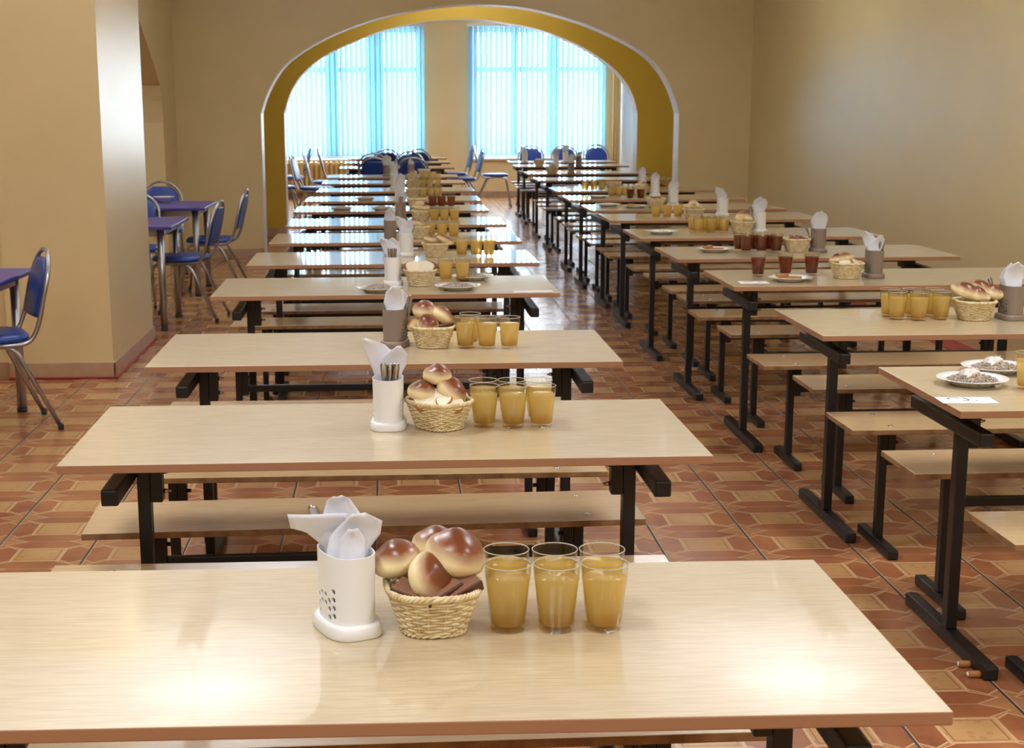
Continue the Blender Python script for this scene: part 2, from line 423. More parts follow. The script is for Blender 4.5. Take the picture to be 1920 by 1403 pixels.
# window wall
w1 = (-2.75, aty(797, 200, YW).x-.06); w2 = (aty(875, 200, YW).x+.07, aty(1135, 200, YW).x-.06)
Z0, Z1 = aty(800, 297, YW).z, aty(800, 50, YW).z
b = MB(); xs = [XFAR, w1[0], w1[1], w2[0], w2[1], XR2+.2]
for i in (0, 2, 4): b.box(xs[i], YW, 0, xs[i+1], YW+.3, ZC, 'far_paint')
for a in (w1, w2): b.box(a[0], YW, 0, a[1], YW+.3, Z0, 'far_paint'); b.box(a[0], YW, Z1-.03, a[1], YW+.3, ZC, 'far_paint')
struct('wall_back', b)
M['frame'] = mat('window_enamel', (.72, .76, .78), .4)
for n, (a, bars) in enumerate(((w1, ((613, 637), (692, 716))), (w2, ((957, 971), (1029, 1043)))), 1):
    b = MB(); y0, y1 = YW+.12, YW+.2; fz = Z1-.03
    b.box(a[0], y0, Z0, a[0]+.07, y1, fz, 'frame').box(a[1]-.07, y0, Z0, a[1], y1, fz, 'frame')
    b.box(a[0]+.07, y0, Z0, a[1]-.07, y1, Z0+.07, 'frame').box(a[0]+.07, y0, fz-.07, a[1]-.07, y1, fz, 'frame')
    hz = aty(900, 130, YW+.15).z
    b.box(a[0]+.07, y0+.004, hz-.045, a[1]-.07, y1-.004, hz+.045, 'frame')
    for q in bars:
        u0, u1 = aty(q[0], 200, YW+.15).x, aty(q[1], 200, YW+.15).x
        b.box(u0, y0+.01, Z0+.07, u1, y1-.01, fz-.07, 'frame')
    w = struct('window_%d' % n, b)
    MB().box(a[0]+.05, YW+.158, Z0+.05, a[1]-.05, YW+.162, fz-.05, 'window_glass').build('window_pane', w)
    MB().box(a[0]-.04, YW-.07, Z0-.035, a[1]+.04, YW+.119, Z0-.0005, 'white_paint', .004).build('window_sill', w)
    # vertical blind
    v0, v1 = a[0]-.05, a[1]+.06
    bl = empty('vertical_blind', ((v0+v1)/2, YW-.10, Z1))
    tag(bl, 'pale blue vertical blind covering the %s far window' % ('left' if n == 1 else 'right'), 'blind', 'vertical blinds on the far windows')
    hw = (v1-v0)/2
    MB().box(-hw-.02, -.025, .0, hw+.02, .025, .04, 'white_plastic', .004).build('headrail', bl)
    MB().box(-hw, .026, .015, -hw+.05, .0995, .03, 'white_plastic').box(hw-.05, .026, .015, hw, .0995, .03, 'white_plastic').build('wall_bracket', bl)
    ns = int(2*hw/.085); rnd = random.Random(n)
    for i in range(ns):
        x = -hw+.045+i*(2*hw-.09)/(ns-1); an = R(33 + rnd.uniform(-6, 6)); hgt = Z1-Z0-.05
        mb = MB(); g = []
        for j in range(5):
            t = (j/4-.5)*.087; c = .004*(1-(2*j/4-1)**2); g.append((t*math.cos(an)-c*math.sin(an), t*math.sin(an)+c*math.cos(an)))
        vs = [(p[0], p[1], -.0) for p in g] + [(p[0], p[1], -hgt) for p in g]
        mb.add(vs, [[j, j+1, 6+j, 5+j] for j in range(4)], 'blind')
        s = mb.build('blind_slat', bl, (x, 0, 0))
# radiators below the left window, riser pipe in the corner
def radiator(x0, n):
    r = empty('radiator', (x0, YW-.13, .12)); b = MB()
    for i in range(n):
        x = i*.085
        b.box(x-.03, -.05, 0, x+.03, .05, .50, 'radiator', .022); b.box(x-.012, -.065, .05, x+.012, .065, .45, 'radiator', .006)
    b.build('radiator_section_bank', r)
    MB().tube([(-.1, 0, .46), (n*.085, 0, .46)], .016, 'radiator').tube([(-.1, 0, .04), (n*.085, 0, .04)], .016, 'radiator').build('header_pipe', r)
    MB().box(-.02, .05, .2, .02, .1295, .24, 'radiator').box(n*.085-.1, .05, .2, n*.085-.06, .1295, .24, 'radiator').build('wall_bracket', r)
    MB().box(-.01, -.02, -.12, .01, .02, .01, 'radiator').box(n*.085-.09, -.02, -.12, n*.085-.07, .02, .01, 'radiator').build('foot', r)
    return r
tag(radiator(-1.85, 13), 'yellow enamelled ribbed radiator under the left far window', 'radiator')
tag(MB().tube([(3.745, YW-.06, 0), (3.745, YW-.06, ZC)], .017, 'radiator', 10).tube([(3.81, YW-.06, 0), (3.81, YW-.06, ZC)], .012, 'radiator', 10).build('heating_pipe'),
    'yellow painted heating riser pipe beside the right far window', 'pipe')
# added fill lights, unseen above the frame
def lamp():  # unseen uplight added to turn the ceiling into a soft source
    r = empty('added_uplight'); MB().box(-.07, -.70, -.56, .07, .70, -.53, 'white_plastic', .006).build('uplight_tray', r)
    b = MB(); b.box(-.06, -.68, -.5295, .06, .68, -.522, 'lampglow'); b.build('diffuser', r)
    for y in (-.6, .6): MB().tube([(0, y, -.5215), (0, y, 0)], .003, 'steel', 6).build('hanging_rod', r)
    l = bpy.data.lights.new('uplight_fill', 'AREA'); l.shape = 'RECTANGLE'; l.size = .12; l.size_y = 1.36; l.energy = UPLIGHT_W; l.color = (.90, .95, 1)
    o = bpy.data.objects.new('uplight_fill', l); C.objects.link(o); o.parent = r; o.location = (0, 0, -.515); o.rotation_euler = (PI, 0, 0); return r
K_uplight = Kind(lamp)
def panel():  # unseen panel added for direct light and highlights from above
    r = empty('added_panel'); MB().box(-.32, -.62, -.05, .32, .62, 0, 'white_plastic', .006).build('housing', r)
    MB().box(-.30, -.60, -.056, .30, .60, -.0505, 'lampglow').build('diffuser', r)
    l = bpy.data.lights.new('panel_fill', 'AREA'); l.shape = 'RECTANGLE'; l.size = .58; l.size_y = 1.18; l.energy = FILL_PANEL_W; l.color = (.90, .95, 1)
    o = bpy.data.objects.new('panel_fill', l); C.objects.link(o); o.parent = r; o.location = (0, 0, -.062); return r
K_fill_panel = Kind(panel)
for x, y in ((-1.1, -1.6), (2.3, -1.6), (-1.1, 1.2), (2.3, 1.2), (-1.1, 4.4), (2.3, 4.4), (-1.0, 22.5), (2.4, 22.5)):
    K_fill_panel((x, y, ZC), 0, 'added unseen fill panel on the ceiling', 'lamp', 'added fill panels')
for i, (x, y) in enumerate([(-1.1, 8.2), (2.3, 8.2), (-1.1, 12.2), (2.3, 12.2), (-4.2, 8), (-4.2, 13), (.8, 17.2)]):
    K_uplight((x, y, ZC), 0, 'added unseen uplight brightening the ceiling above the tables', 'lamp', 'added uplights')

# ------------------------------------------------------------------ tables and benches
ZT = .76; TW, TD = 1.5, .69
def make_table():
    r = empty('canteen_table')
    MB().box(-.75, -TD/2, ZT-.02, .75, TD/2, ZT, 'beech', .0022, side='edge').build('tabletop', r)
    for sx in (-1, 1):
        x = sx*.61
        MB().box(x-.016, -.021, .0405, x+.016, .021, .735, 'black', .003).build('leg', r)
        MB().box(x-.02, -.33, 0, x+.02, .33, .04, 'black', .007).build('foot_bar', r)
        xi = x-sx*.0315
        sl = MB().box(xi-.015, -.021, .585, xi+.015, .021, .735, 'black', .004).build('height_sleeve', r)
        xo = x+sx*.037
        MB().box(xo-.02, -.28, .645, xo+.02, .28, .685, 'black', .006).build('bench_hook_bar', r)
        for z in (.61, .66): MB().lathe([(.006, 0), (.006, .011), (.0035, .0112), (.0035, .019)], 'steel', 8, Matrix.Translation((xi-sx*.0148, 0, z)) @ Matrix.Rotation(-sx*PI/2, 4, 'Y')).build('bolt', sl)
        MB().box(x-.02, -.26, .7355, x+.02, .26, .7398, 'black').build('top_bracket', r)
    MB().box(-.5945, -.012, .70, .5945, .012, .735, 'black', .003).build('crossbeam', r)
    return r
BD = .32
def make_bench():
    r = empty('bench')
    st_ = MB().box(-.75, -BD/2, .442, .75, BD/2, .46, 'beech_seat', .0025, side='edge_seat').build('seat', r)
    for sx in (-1, 1):
        x = sx*.59
        MB().box(x-.014, -.018, .0365, x+.014, .018, .4415, 'black', .003).build('leg', r)
        MB().box(x-.018, -.18, 0, x+.018, .18, .036, 'black', .007).build('foot_bar', r)
        xi = x-sx*.0285
        MB().box(xi-.014, -.018, .30, xi+.014, .018, .4375, 'black', .004).build('height_sleeve', r)
        MB().box(x-.055, -.13, .437, x+.02, -.0185, .4418, 'black').box(x-.055, .0185, .437, x+.02, .13, .4418, 'black').build('seat_bracket', r)
        b = MB(); b.tube([(xi-sx*.014, 0, .38), (xi-sx*.026, 0, .38)], .006, 'black', 6); b.build('bolt', r)
        for y in (-.10, .10):
            b = MB(); b.lathe([(.0001, .4632), (.006, .4630), (.0085, .4615), (.009, .4602)][::-1], 'steel', 12, Matrix.Translation((sx*.60, y, 0))); b.build('screw_head', st_)
    MB().box(-.5475, -.012, .315, .5475, .012, .345, 'black', .003).build('stretcher', r)
    return r
K_table = Kind(make_table); K_bench = Kind(make_bench)
ORD = ['nearest', 'second', 'third', 'fourth', 'fifth', 'sixth', 'seventh', 'eighth', 'ninth', 'tenth', 'eleventh', 'twelfth', 'thirteenth']
LT = [(-.016, 2.205, -.06), (-.028, 3.70, .45), (-.040, 5.018, .12), (-.049, 6.796, 0.5), (-.019, 8.071, .5), (-.004, 9.327, .1), (-.002, 10.618, .6), (-.035, 12.013, .3), (-.026, 13.288, -.2), (.003, 14.74, -.2), (-.018, 16.248, .2), (-.029, 17.607, 0)]
RTB = [(2.224, 4.172, 0), (2.233, 5.498, -.2), (2.243, 6.95, -.2), (2.216, 8.188, .4), (2.222, 9.455, .1), (2.247, 10.875, -.4), (2.244, 11.915, .1), (2.227, 13.204, 0), (2.249, 14.565, -.1), (2.273, 16.63, -.2), (2.30, 18.20, .3), (2.333, 20.383, 0), (2.369, 21.786, 0)]
def tn(row, i): return '%s %s-row table' % (ORD[i-1], 'left' if row == 'L' else 'right')
for row, T in (('L', LT), ('R', RTB)):
    for i, (x, y, a) in enumerate(T, 1):
        lab = 'beech laminate canteen table, %s from the camera in the %s row' % (ORD[i-1], 'left' if row == 'L' else 'right')
        K_table((x, y, 0), R(a), lab, 'table', 'canteen tables of the %s row' % ('left' if row == 'L' else 'right'))
def bench_label(row, i, back):
    return 'beech bench on the %s side of the %s' % ('far' if back else 'camera', tn(row, i))
LB = [(-.10, 2.63, 1.5, 1, 1), (-.09, 3.41, .3, 2, 0), (-.06, 4.03, 2.5, 2, 1), (-.115, 4.60, .3, 3, 0), (-.05, 5.49, .4, 3, 1), (-.06, 6.72, .3, 4, 0), (-.09, 7.24, .2, 4, 1), (-.098, 7.80, .6, 5, 0),
      (-.06, 8.36, .5, 5, 1), (-.05, 8.96, .3, 6, 0), (-.07, 9.66, .1, 6, 1)]
for i in range(7, 13):
    x, y, a = LT[i-1]
    LB += [(x-.05, y-.42, a*.5, i, 0), (x-.08, y+.34, .3, i, 1)]
RB = [(2.30, 3.77, .3, 1, 0), (2.30, 4.52, .5, 1, 1), (2.285, 5.14, .2, 2, 0), (2.37, 5.89, -.2, 2, 1), (2.295, 6.44, .2, 3, 0), (2.36, 7.33, .3, 3, 1), (2.33, 7.95, .3, 4, 0), (2.39, 8.62, .3, 4, 1), (2.385, 9.08, .2, 5, 0),
      (2.38, 9.78, .2, 5, 1), (2.355, 10.34, .2, 6, 0), (2.31, 11.2, .2, 6, 1)]
for i in range(7, 14):
    x, y, a = RTB[i-1]
    RB.append((x+.07, y-.40+{7: .12, 10: .15}.get(i, 0), .2, i, 0))
    if i != 11: RB.append((x+.07, y+.36, .1, i, 1))
for row, B in (('L', LB), ('R', RB)):
    for x, y, a, i, bk in B:
        for tx, ty, ta in (LT if row == 'L' else RTB):       # feet stand clear of the table feet
            if abs(y-ty) < .52 and abs(x-tx) < .064: x = tx + (.064 if x > tx else -.064)
            if abs(y-ty) < .185: y = ty + (.187 if y > ty else -.187)
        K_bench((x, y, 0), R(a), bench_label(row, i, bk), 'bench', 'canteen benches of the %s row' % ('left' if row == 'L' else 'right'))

# ------------------------------------------------------------------ tableware kinds
def make_glass(dk):
    def fn():
        r = empty('drinking_glass'); n = 32
        def facet(i, j, a):
            if 1 <= j <= 5:
                q = (i % 2)
                return 1.0 if q else .972
            return 1
        outer = [(.0245, 0), (.0268, .003), (.0275, .010), (.0300, .040), (.0325, .065), (.0343, .0805), (.0352, .084), (.0362, .103), (.0362, .1048), (.0352, .1055)]
        inner = [(.0348, .1045), (.0341, .086), (.0314, .060), (.0264, .012), (.002, .0095)]
        b = MB(); n = 32; prof = outer+inner; vs = []; fs = []
        for j, (rr, z) in enumerate(prof):
            for i in range(n):
                a = 2*PI*i/n; q = rr*facet(i, j, a); vs.append((q*math.cos(a), q*math.sin(a), z))
        for j in range(len(prof)-1):
            for i in range(n): fs.append([j*n+i, j*n+(i+1) % n, (j+1)*n+(i+1) % n, (j+1)*n+i])
        fs.append(list(range(n))[::-1]); fs.append([(len(prof)-1)*n+i for i in range(n)])
        b.add(vs, fs, 'tumbler_glass', False)
        for k, f in enumerate(b.f):
            if k >= 5*n: b.sm[k] = True
        b.build('tumbler', r)
        b = MB(); b.lathe([(.0225, .0102), (.0255, .0125), (.0306, .060), (.0330, .0845), (.0328, .085)], dk, 32, fn=lambda i, j, a: 1 if i % 2 else .972); d = b.build('drink', r)
        b = MB(); rim = [(.0358*math.cos(2*PI*i/40), .0358*math.sin(2*PI*i/40), .1055) for i in range(40)]
        b.tube(rim, .0009, 'glass_edge', 6, True); b.build('rim', r)
        return r
    return fn
M['glass_edge'] = mat('glass_edge', (.9, .85, .75), .08, Transmission_Weight=.6)
K_comp = Kind(make_glass('compote')); K_tea = Kind(make_glass('tea'))

def stadium(hx, hy, n=28, e=2.0, ex=0):
    out = []
    for i in range(n):
        a = 2*PI*i/n; c, s = math.cos(a), math.sin(a)
        x = math.copysign(abs(c)**(2/e), c)*hx; y = math.copysign(abs(s)**(2/e), s)*hy; out.append((x, y))
    return out
def make_holder(k):
    def fn():
        r = empty('cutlery_holder')
        # wall with real perforations: grid cells removed where holes are, backed by round hole rims
        import mathutils
        N = 96; H = 34; ring = stadium(.037, .056, N, 2.5); zt = .128
        def wallmesh():
            bm = bmesh.new(); L = []
            for z in (.018, zt):
                L.append([bm.verts.new((x*(1+.04*(z/zt)), y*(1+.04*(z/zt)), z)) for x, y in ring])
            for z in (zt, .022):
                L.append([bm.verts.new((x*(1+.04*(z/zt))*.945, y*(1+.04*(z/zt))*.955, z)) for x, y in ring])
            for a, b_ in ((0, 1), (1, 2), (2, 3)):
                for i in range(N): bm.faces.new((L[a][i], L[a][(i+1) % N], L[b_][(i+1) % N], L[b_][i]))
            bm.faces.new(L[0][::-1]); bm.faces.new(L[3])
            bmesh.ops.recalc_face_normals(bm, faces=bm.faces[:])
            me = bpy.data.meshes.new('holder_body'); bm.to_mesh(me); bm.free(); return me
        o = bpy.data.objects.new('body', wallmesh()); C.objects.link(o); o.parent = r; o.data.materials.append(M[k])
        cut = MB()
        for sg in (-1, 1):
            for yy, zs in ((-.031, (.034, .047, .060, .073)), (-.019, (.030, .043, .056)), (.019, (.030, .043, .056)), (.031, (.034, .047, .060, .073)), (-.007, (.050, .063)), (.007, (.050, .063))):
                for z in zs: cut.tube([(sg*.020, yy, z), (sg*.05, yy, z)], .0045, k, 12)
        co_ = cut.build('hole_cutter'); co_.data.validate()
        md = o.modifiers.new('b', 'BOOLEAN'); md.object = co_; md.operation = 'DIFFERENCE'; md.solver = 'EXACT'
        bpy.context.view_layer.update()
        me = bpy.data.meshes.new_from_object(o.evaluated_get(bpy.context.evaluated_depsgraph_get()))
        o.modifiers.clear(); o.data = me; bpy.data.objects.remove(co_)
        for p in me.polygons: p.use_smooth = True
        me.set_sharp_from_angle(angle=R(40))
        b = MB(); n = 40; prof = [(.0, 1.20), (.003, 1.24), (.017, 1.20), (.0215, 1.14), (.0218, 1.0)]; vs = []; fs = []; rg = stadium(.037, .056, n, 2.5)
        for z, s in prof: vs += [(x+math.copysign(.037*(s-1), x)*min(1, abs(x)/.01), y+math.copysign(.037*(s-1), y)*min(1, abs(y)/.01), z) for x, y in rg]
        for j in range(len(prof)-1):
            for i in range(n): fs.append([j*n+i, j*n+(i+1) % n, (j+1)*n+(i+1) % n, (j+1)*n+i])
        fs.append(list(range(n))[::-1]); fs.append([(len(prof)-1)*n+i for i in range(n)])
        b.add(vs, fs, k, True); b.build('base', r)
        return r
    return fn
K_hw = Kind(make_holder('white_plastic')); K_ht = Kind(make_holder('taupe_plastic'))

def make_basket():
    r = empty('bread_basket'); N = 120; st = 24
    def ringpt(i, t, n=N, off=0):
        a = 2*PI*i/n; c, s = math.cos(a), math.sin(a); e = 2.7
        hx = .050+.021*t; hy = .058+.022*t
        x = math.copysign(abs(c)**(2/e), c)*(hx+off); y = math.copysign(abs(s)**(2/e), s)*(hy+off)
        return x, y
    b = MB(); rows = 12
    for j in range(rows):
        t = (j+.5)/rows; z = .006+.062*t; p = []
        for i in range(N):
            w = .0016*math.sin(PI*(i*st*1.0/N*1.0) + PI*(j % 2)); x, y = ringpt(i, t, off=w); p.append((x, y, z+.0006*math.sin(i*.9+j)))
        b.tube(p, .0027, 'wicker', 5, True)
    b.build('woven_side', r)
    b = MB()
    for q in range(st):
        i = (q+.5)*N/st; pth = []
        for t in (0, .25, .5, .75, 1):
            x, y = ringpt(i, t); pth.append((x, y, .003+.066*t))
        b.tube(pth, .0019, 'wicker', 5)
    b.build('stake', r)
    b = MB()
    for ph in (0, 2*PI/3, 4*PI/3):
        p = []
        for i in range(160):
            x, y = ringpt(i, 1.05, 160); tw = 2*PI*i/160*20 + ph; q = 1+.032*math.cos(tw); p.append((x*q, y*q, .070+.0030*math.sin(tw)))
        b.tube(p, .0030, 'wicker', 5, True)
    b.build('braided_rim', r)
    b = MB()
    for ph in (0, PI):
        p = []
        for i in range(120):
            x, y = ringpt(i, 0, 120); tw = 2*PI*i/120*16+ph; q = 1+.03*math.cos(tw); p.append((x*q, y*q, .0045+.0018*math.sin(tw)))
        b.tube(p, .0026, 'wicker', 5, True)
    vs = [(*ringpt(i, 0, 40, -.001), .004) for i in range(40)]+[(*ringpt(i, 0, 40, -.001), .007) for i in range(40)]
    b.add(vs, [list(range(40))[::-1], list(range(40, 80))]+[[i, (i+1) % 40, 40+(i+1) % 40, 40+i] for i in range(40)], 'wicker')
    b.build('base', r)
    return r
K_basket = Kind(make_basket)
def make_bun(k, ax=.038, ay=.031, az=.029, seed=1, braid=False):
    def fn():
        bm = bmesh.new(); bmesh.ops.create_icosphere(bm, subdivisions=4, radius=1); rnd = random.Random(seed)
        ph = [rnd.uniform(0, 6) for _ in range(4)]
        for v in bm.verts:
            p = v.co.copy(); q = 1+.05*math.sin(2.3*p.x+ph[0])+.04*math.sin(3.1*p.y+ph[1])+.02*math.sin(6*p.x+4*p.z+ph[2])
            z = p.z*(.72 if p.z < 0 else 1.0); z = max(z, -.55)
            w = 1
            if braid: w = 1-.42*(max(0, math.cos(9*p.x+3.0*p.y))**4)*(p.z > -.2)
            v.co = Vector((p.x*ax*q, p.y*ay*q*(.6+.4*w), (z*w+.55)*az*q))
        me = bpy.data.meshes.new('bun'); bm.to_mesh(me); bm.free(); me.materials.append(M[k])
        for f in me.polygons: f.use_smooth = True
        o = bpy.data.objects.new('bread_bun', me); C.objects.link(o); return o
    return fn
K_bun = Kind(make_bun('bun')); K_pale = Kind(make_bun('pale_bun', .034, .028, .025, 5)); K_braid = Kind(make_bun('bun', .072, .034, .034, 9, True))
def make_slice(a, c):
    def fn():
        r = empty('bread_slice'); n = 26; out = []
        for i in range(n):
            t = 2*PI*i/n; x = .047*math.copysign(abs(math.cos(t))**.75, math.cos(t)); y = .033*math.copysign(abs(math.sin(t))**.7, math.sin(t)); out.append((x*(1+.06*math.sin(3*t)), y))
        b = MB(); b.add([(x*.955, y*.94, .0003) for x, y in out]+[(x*.955, y*.94, .0147) for x, y in out], [list(range(n))[::-1], list(range(n, 2*n))], a); b.build('crumb', r)
        b = MB(); vs = [(x*.955, y*.94, .0003) for x, y in out]+[(x, y, .0015) for x, y in out]+[(x, y, .0135) for x, y in out]+[(x*.955, y*.94, .0147) for x, y in out]
        b.add(vs, [[j*n+i, j*n+(i+1) % n, (j+1)*n+(i+1) % n, (j+1)*n+i] for j in range(3) for i in range(n)], c, True); b.build('crust', r)
        return r
    return fn
K_white = Kind(make_slice('crumb', 'crust')); K_rye = Kind(make_slice('rye', 'rye_crust'))
def make_chunk():
    r = empty('bread_piece')
    b = MB(); b.box(-.03, -.017, 0, .03, .017, .017, 'rye', .003); b.build('crumb', r)
    b = MB(); b.box(-.0305, -.0205, -.0005, .0305, -.0172, .0175, 'rye_crust', .001); b.build('crust', r); return r
K_chunk = Kind(make_chunk)

def napkin(rows, fold=.004, mx=None):
    """rows: (z, left, right); a thin folded tissue standing in a holder, slightly bowed"""
    b = MB(); n = 9; vs = []; fs = []; th = .0016
    R_ = []
    for (z0, l0, r0), (z1, l1, r1) in zip(rows, rows[1:]):
        for t in (0, .34, .67): R_.append((z0+(z1-z0)*t, l0+(l1-l0)*t, r0+(r1-r0)*t))
    R_.append(rows[-1])
    for side in (0, 1):
        for j, (z, l, r) in enumerate(R_):
            for i in range(n):
                u = i/(n-1); x = l+(r-l)*u; y = fold*math.cos(u*PI*1.6+j*.12) - .9*x*x + (z-.10)*.18*math.sin(j*.35)
                vs.append((x, y+side*th, z))
    m_ = len(R_)
    def q(s, j, i): return s*m_*n + j*n + i
    for s in (0, 1):
        for j in range(m_-1):
            for i in range(n-1): fs.append([q(s, j, i), q(s, j, i+1), q(s, j+1, i+1), q(s, j+1, i)])
    for j in range(m_-1):
        for i in (0, n-1): fs.append([q(0, j, i), q(0, j+1, i), q(1, j+1, i), q(1, j, i)])
    for i in range(n-1):
        for j in (0, m_-1): fs.append([q(0, j, i), q(0, j, i+1), q(1, j, i+1), q(1, j, i)])
    b.add(vs, fs, 'napkin', True, mx); return b
NAPS = [[(.03, -.026, .026), (.128, -.031, .031), (.150, -.038, .040), (.178, -.030, .012), (.205, -.012, -.008)],
        [(.03, -.026, .026), (.128, -.031, .031), (.150, -.036, .042), (.176, -.004, .044), (.198, .022, .028)],
        [(.03, -.024, .026), (.128, -.030, .031), (.152, -.040, .036), (.190, -.030, .030), (.212, .000, .004)],
        [(.03, -.024, .024), (.128, -.031, .031), (.160, -.046, .026), (.196, -.058, -.006), (.214, -.054, -.046)],
        [(.03, -.022, .024), (.128, -.028, .031), (.148, -.020, .052), (.170, .006, .060), (.184, .038, .046)]]
K_nap = []
for q_ in NAPS:
    def mk(q_=q_): return napkin(q_).build('paper_napkin')
    K_nap.append(Kind(mk))
def make_spoon():
    b = MB(); vs = []; fs = []; pr = [(-.02, .003), (.05, .003), (.09, .005), (.12, .0075), (.135, .0085), (.145, .0075), (.150, .003)]
    for j, (z, w) in enumerate(pr):
        for x, y in ((-w, 0), (0, .0022), (w, 0), (0, -.0012)): vs.append((x, y+.004*math.sin(j*.6), z+.02))
    for j in range(len(pr)-1):
        for i in range(4): fs.append([j*4+i, j*4+(i+1) % 4, (j+1)*4+(i+1) % 4, (j+1)*4+i])
    fs.append([3, 2, 1, 0]); n = (len(pr)-1)*4; fs.append([n, n+1, n+2, n+3]); b.add(vs, fs, 'steel', True)
    b.lathe([(.001, 0), (.007, .002), (.0075, .006), (.004, .010)], 'steel', 10); return b.build('spoon')
K_spoon = Kind(make_spoon)
def make_plate():
    b = MB(); b.lathe([(.055, 0), (.060, .001), (.064, .006), (.080, .014), (.100, .0195), (.1015, .0205), (.100, .0215), (.079, .0165), (.062, .009), (.056, .0065), (.001, .006)], 'china', 56)
    return b.build('dinner_plate')
K_plate = Kind(make_plate)
def make_porridge():
    b = MB(); rnd = random.Random(4)
    for i in range(900):
        a = rnd.uniform(0, 2*PI); q = math.sqrt(rnd.random())*.076; z = .0105+max(0, .020*(1-(q/.076)**2))*rnd.uniform(.6, 1.1)
        s = rnd.uniform(.0026, .0040); mx = Matrix.Translation((q*math.cos(a), q*math.sin(a), z)) @ Matrix.Rotation(rnd.uniform(0, 3), 4, (rnd.random(), rnd.random(), 1))
        b.add([(s, 0, 0), (-s*.6, s*.8, 0), (-s*.6, -s*.8, 0), (0, 0, s*1.1), (0, 0, -s)], [[0, 1, 3], [1, 2, 3], [2, 0, 3], [1, 0, 4], [2, 1, 4], [0, 2, 4]], 'grain', False, mx)
    vs = []; 
    b.lathe([(.060, .0098), (.055, .016), (.035, .023), (.012, .027), (.001, .0275)], 'grain', 24, fn=lambda i, j, a: 1+.08*math.sin(5*a+j))
    return b.build('buckwheat_porridge')
K_por = Kind(make_porridge)
def make_meat():
    bm = bmesh.new(); bmesh.ops.create_cube(bm, size=1); bmesh.ops.subdivide_edges(bm, edges=bm.edges[:], cuts=5, use_grid_fill=True)
    for v in bm.verts:
        p = v.co; k = 1+.12*math.sin(7*p.x+2)+.12*math.sin(9*p.y+4*p.z); v.co = Vector((p.x*.056*k, p.y*.030*k*(1-.5*p.x), (p.z+.5)*.016*k*(1+.35*p.x)))
    me = bpy.data.meshes.new('meat'); bm.to_mesh(me); bm.free(); me.materials.append(M['fish'])
    for f in me.polygons: f.use_smooth = True
    o = bpy.data.objects.new('boiled_meat_piece', me); C.objects.link(o); return o
K_meat = Kind(make_meat)
def make_toast():
    b = MB(); n = 20; out = [(.036*math.cos(2*PI*i/n), .020*math.sin(2*PI*i/n)*(1+.15*math.cos(4*PI*i/n))) for i in range(n)]
    b.add([(x, y, 0) for x, y in out]+[(x, y, .011) for x, y in out], [list(range(n))[::-1], list(range(n, 2*n))], 'pale_bun')
    b.add([(x, y, 0) for x, y in out]+[(x, y, .011) for x, y in out], [[i, (i+1) % n, n+(i+1) % n, n+i] for i in range(n)], 'crust', True)
    return b.build('toast_piece')
K_toast = Kind(make_toast)

# ------------------------------------------------------------------ laying the tables
CUR = [None]
def on(px, py, back=0.0, z=ZT):
    p = at(px, py, z); y = p.y+back
    if CUR[0]: y = max(CUR[0][1]-TD/2+.04, min(CUR[0][1]+TD/2-.04, y))
    return Vector((p.x*y/p.y, y, z))
def use(row, i): CUR[0] = (LT if row == 'L' else RTB)[i-1]
POS = {1: [''], 2: ['left ', 'right '], 3: ['left ', 'middle ', 'right ']}
def glasses(row, i, pts, K=None, line='', names=None):
    use(row, i)
    K = K or K_comp; what = 'amber compote' if K is K_comp else 'dark tea'; names = names or POS.get(len(pts)) or ['']
    for (px, py), nm in zip(pts, names):
        K(on(px, py, .026), random.uniform(0, 1), ('%s%sglass of %s on the %s' % (line, nm, what, tn(row, i))), 'glass', 'glasses of %s on the %s' % (what, tn(row, i)))
def holder(row, i, px, py, k, rz=0, naps=(0, 1), spoons=0, note='', nsc=1.0, nrot=0, spos=None, p=None):
    use(row, i)
    K = K_hw if k == 'white' else K_ht; q = p or on(px, py, .063)
    lab = '%s plastic cutlery holder%s on the %s' % ('white' if k == 'white' else 'taupe', note, tn(row, i))
    K(q, rz, lab, 'cutlery holder', 'cutlery holders')
    z = q.z
    for a, nidx in enumerate(naps):
        off = Vector((0, (.014-.017*a), 0)); off.rotate(Matrix.Rotation(nrot, 3, 'Z'))
        K_nap[nidx]((q.x+off.x, q.y+off.y, z), nrot+R(random.uniform(-6, 6)), 'white paper napkin standing in the holder on the %s' % tn(row, i), 'napkin',
                    'napkins in the holder on the %s' % tn(row, i), scale=(nsc, 1, 1+.5*(nsc-1)))
    for a in range(spoons):
        t = (a-(spoons-1)/2); dx, dy, tl = spos or (.012, -.030, 0)
        o = Vector((dx+.0075*t, dy+.004*(a % 2), 0)); o.rotate(Matrix.Rotation(rz, 3, 'Z'))
        K_spoon((q.x+o.x, q.y+o.y, z+.023), 0, 'steel spoon standing handle up in the holder on the %s' % tn(row, i), 'spoon', 'spoons in the holder on the %s' % tn(row, i),
                rot=(R(-2), R(tl+1.0*t), R(12*t)), scale=(1, 1, .86))
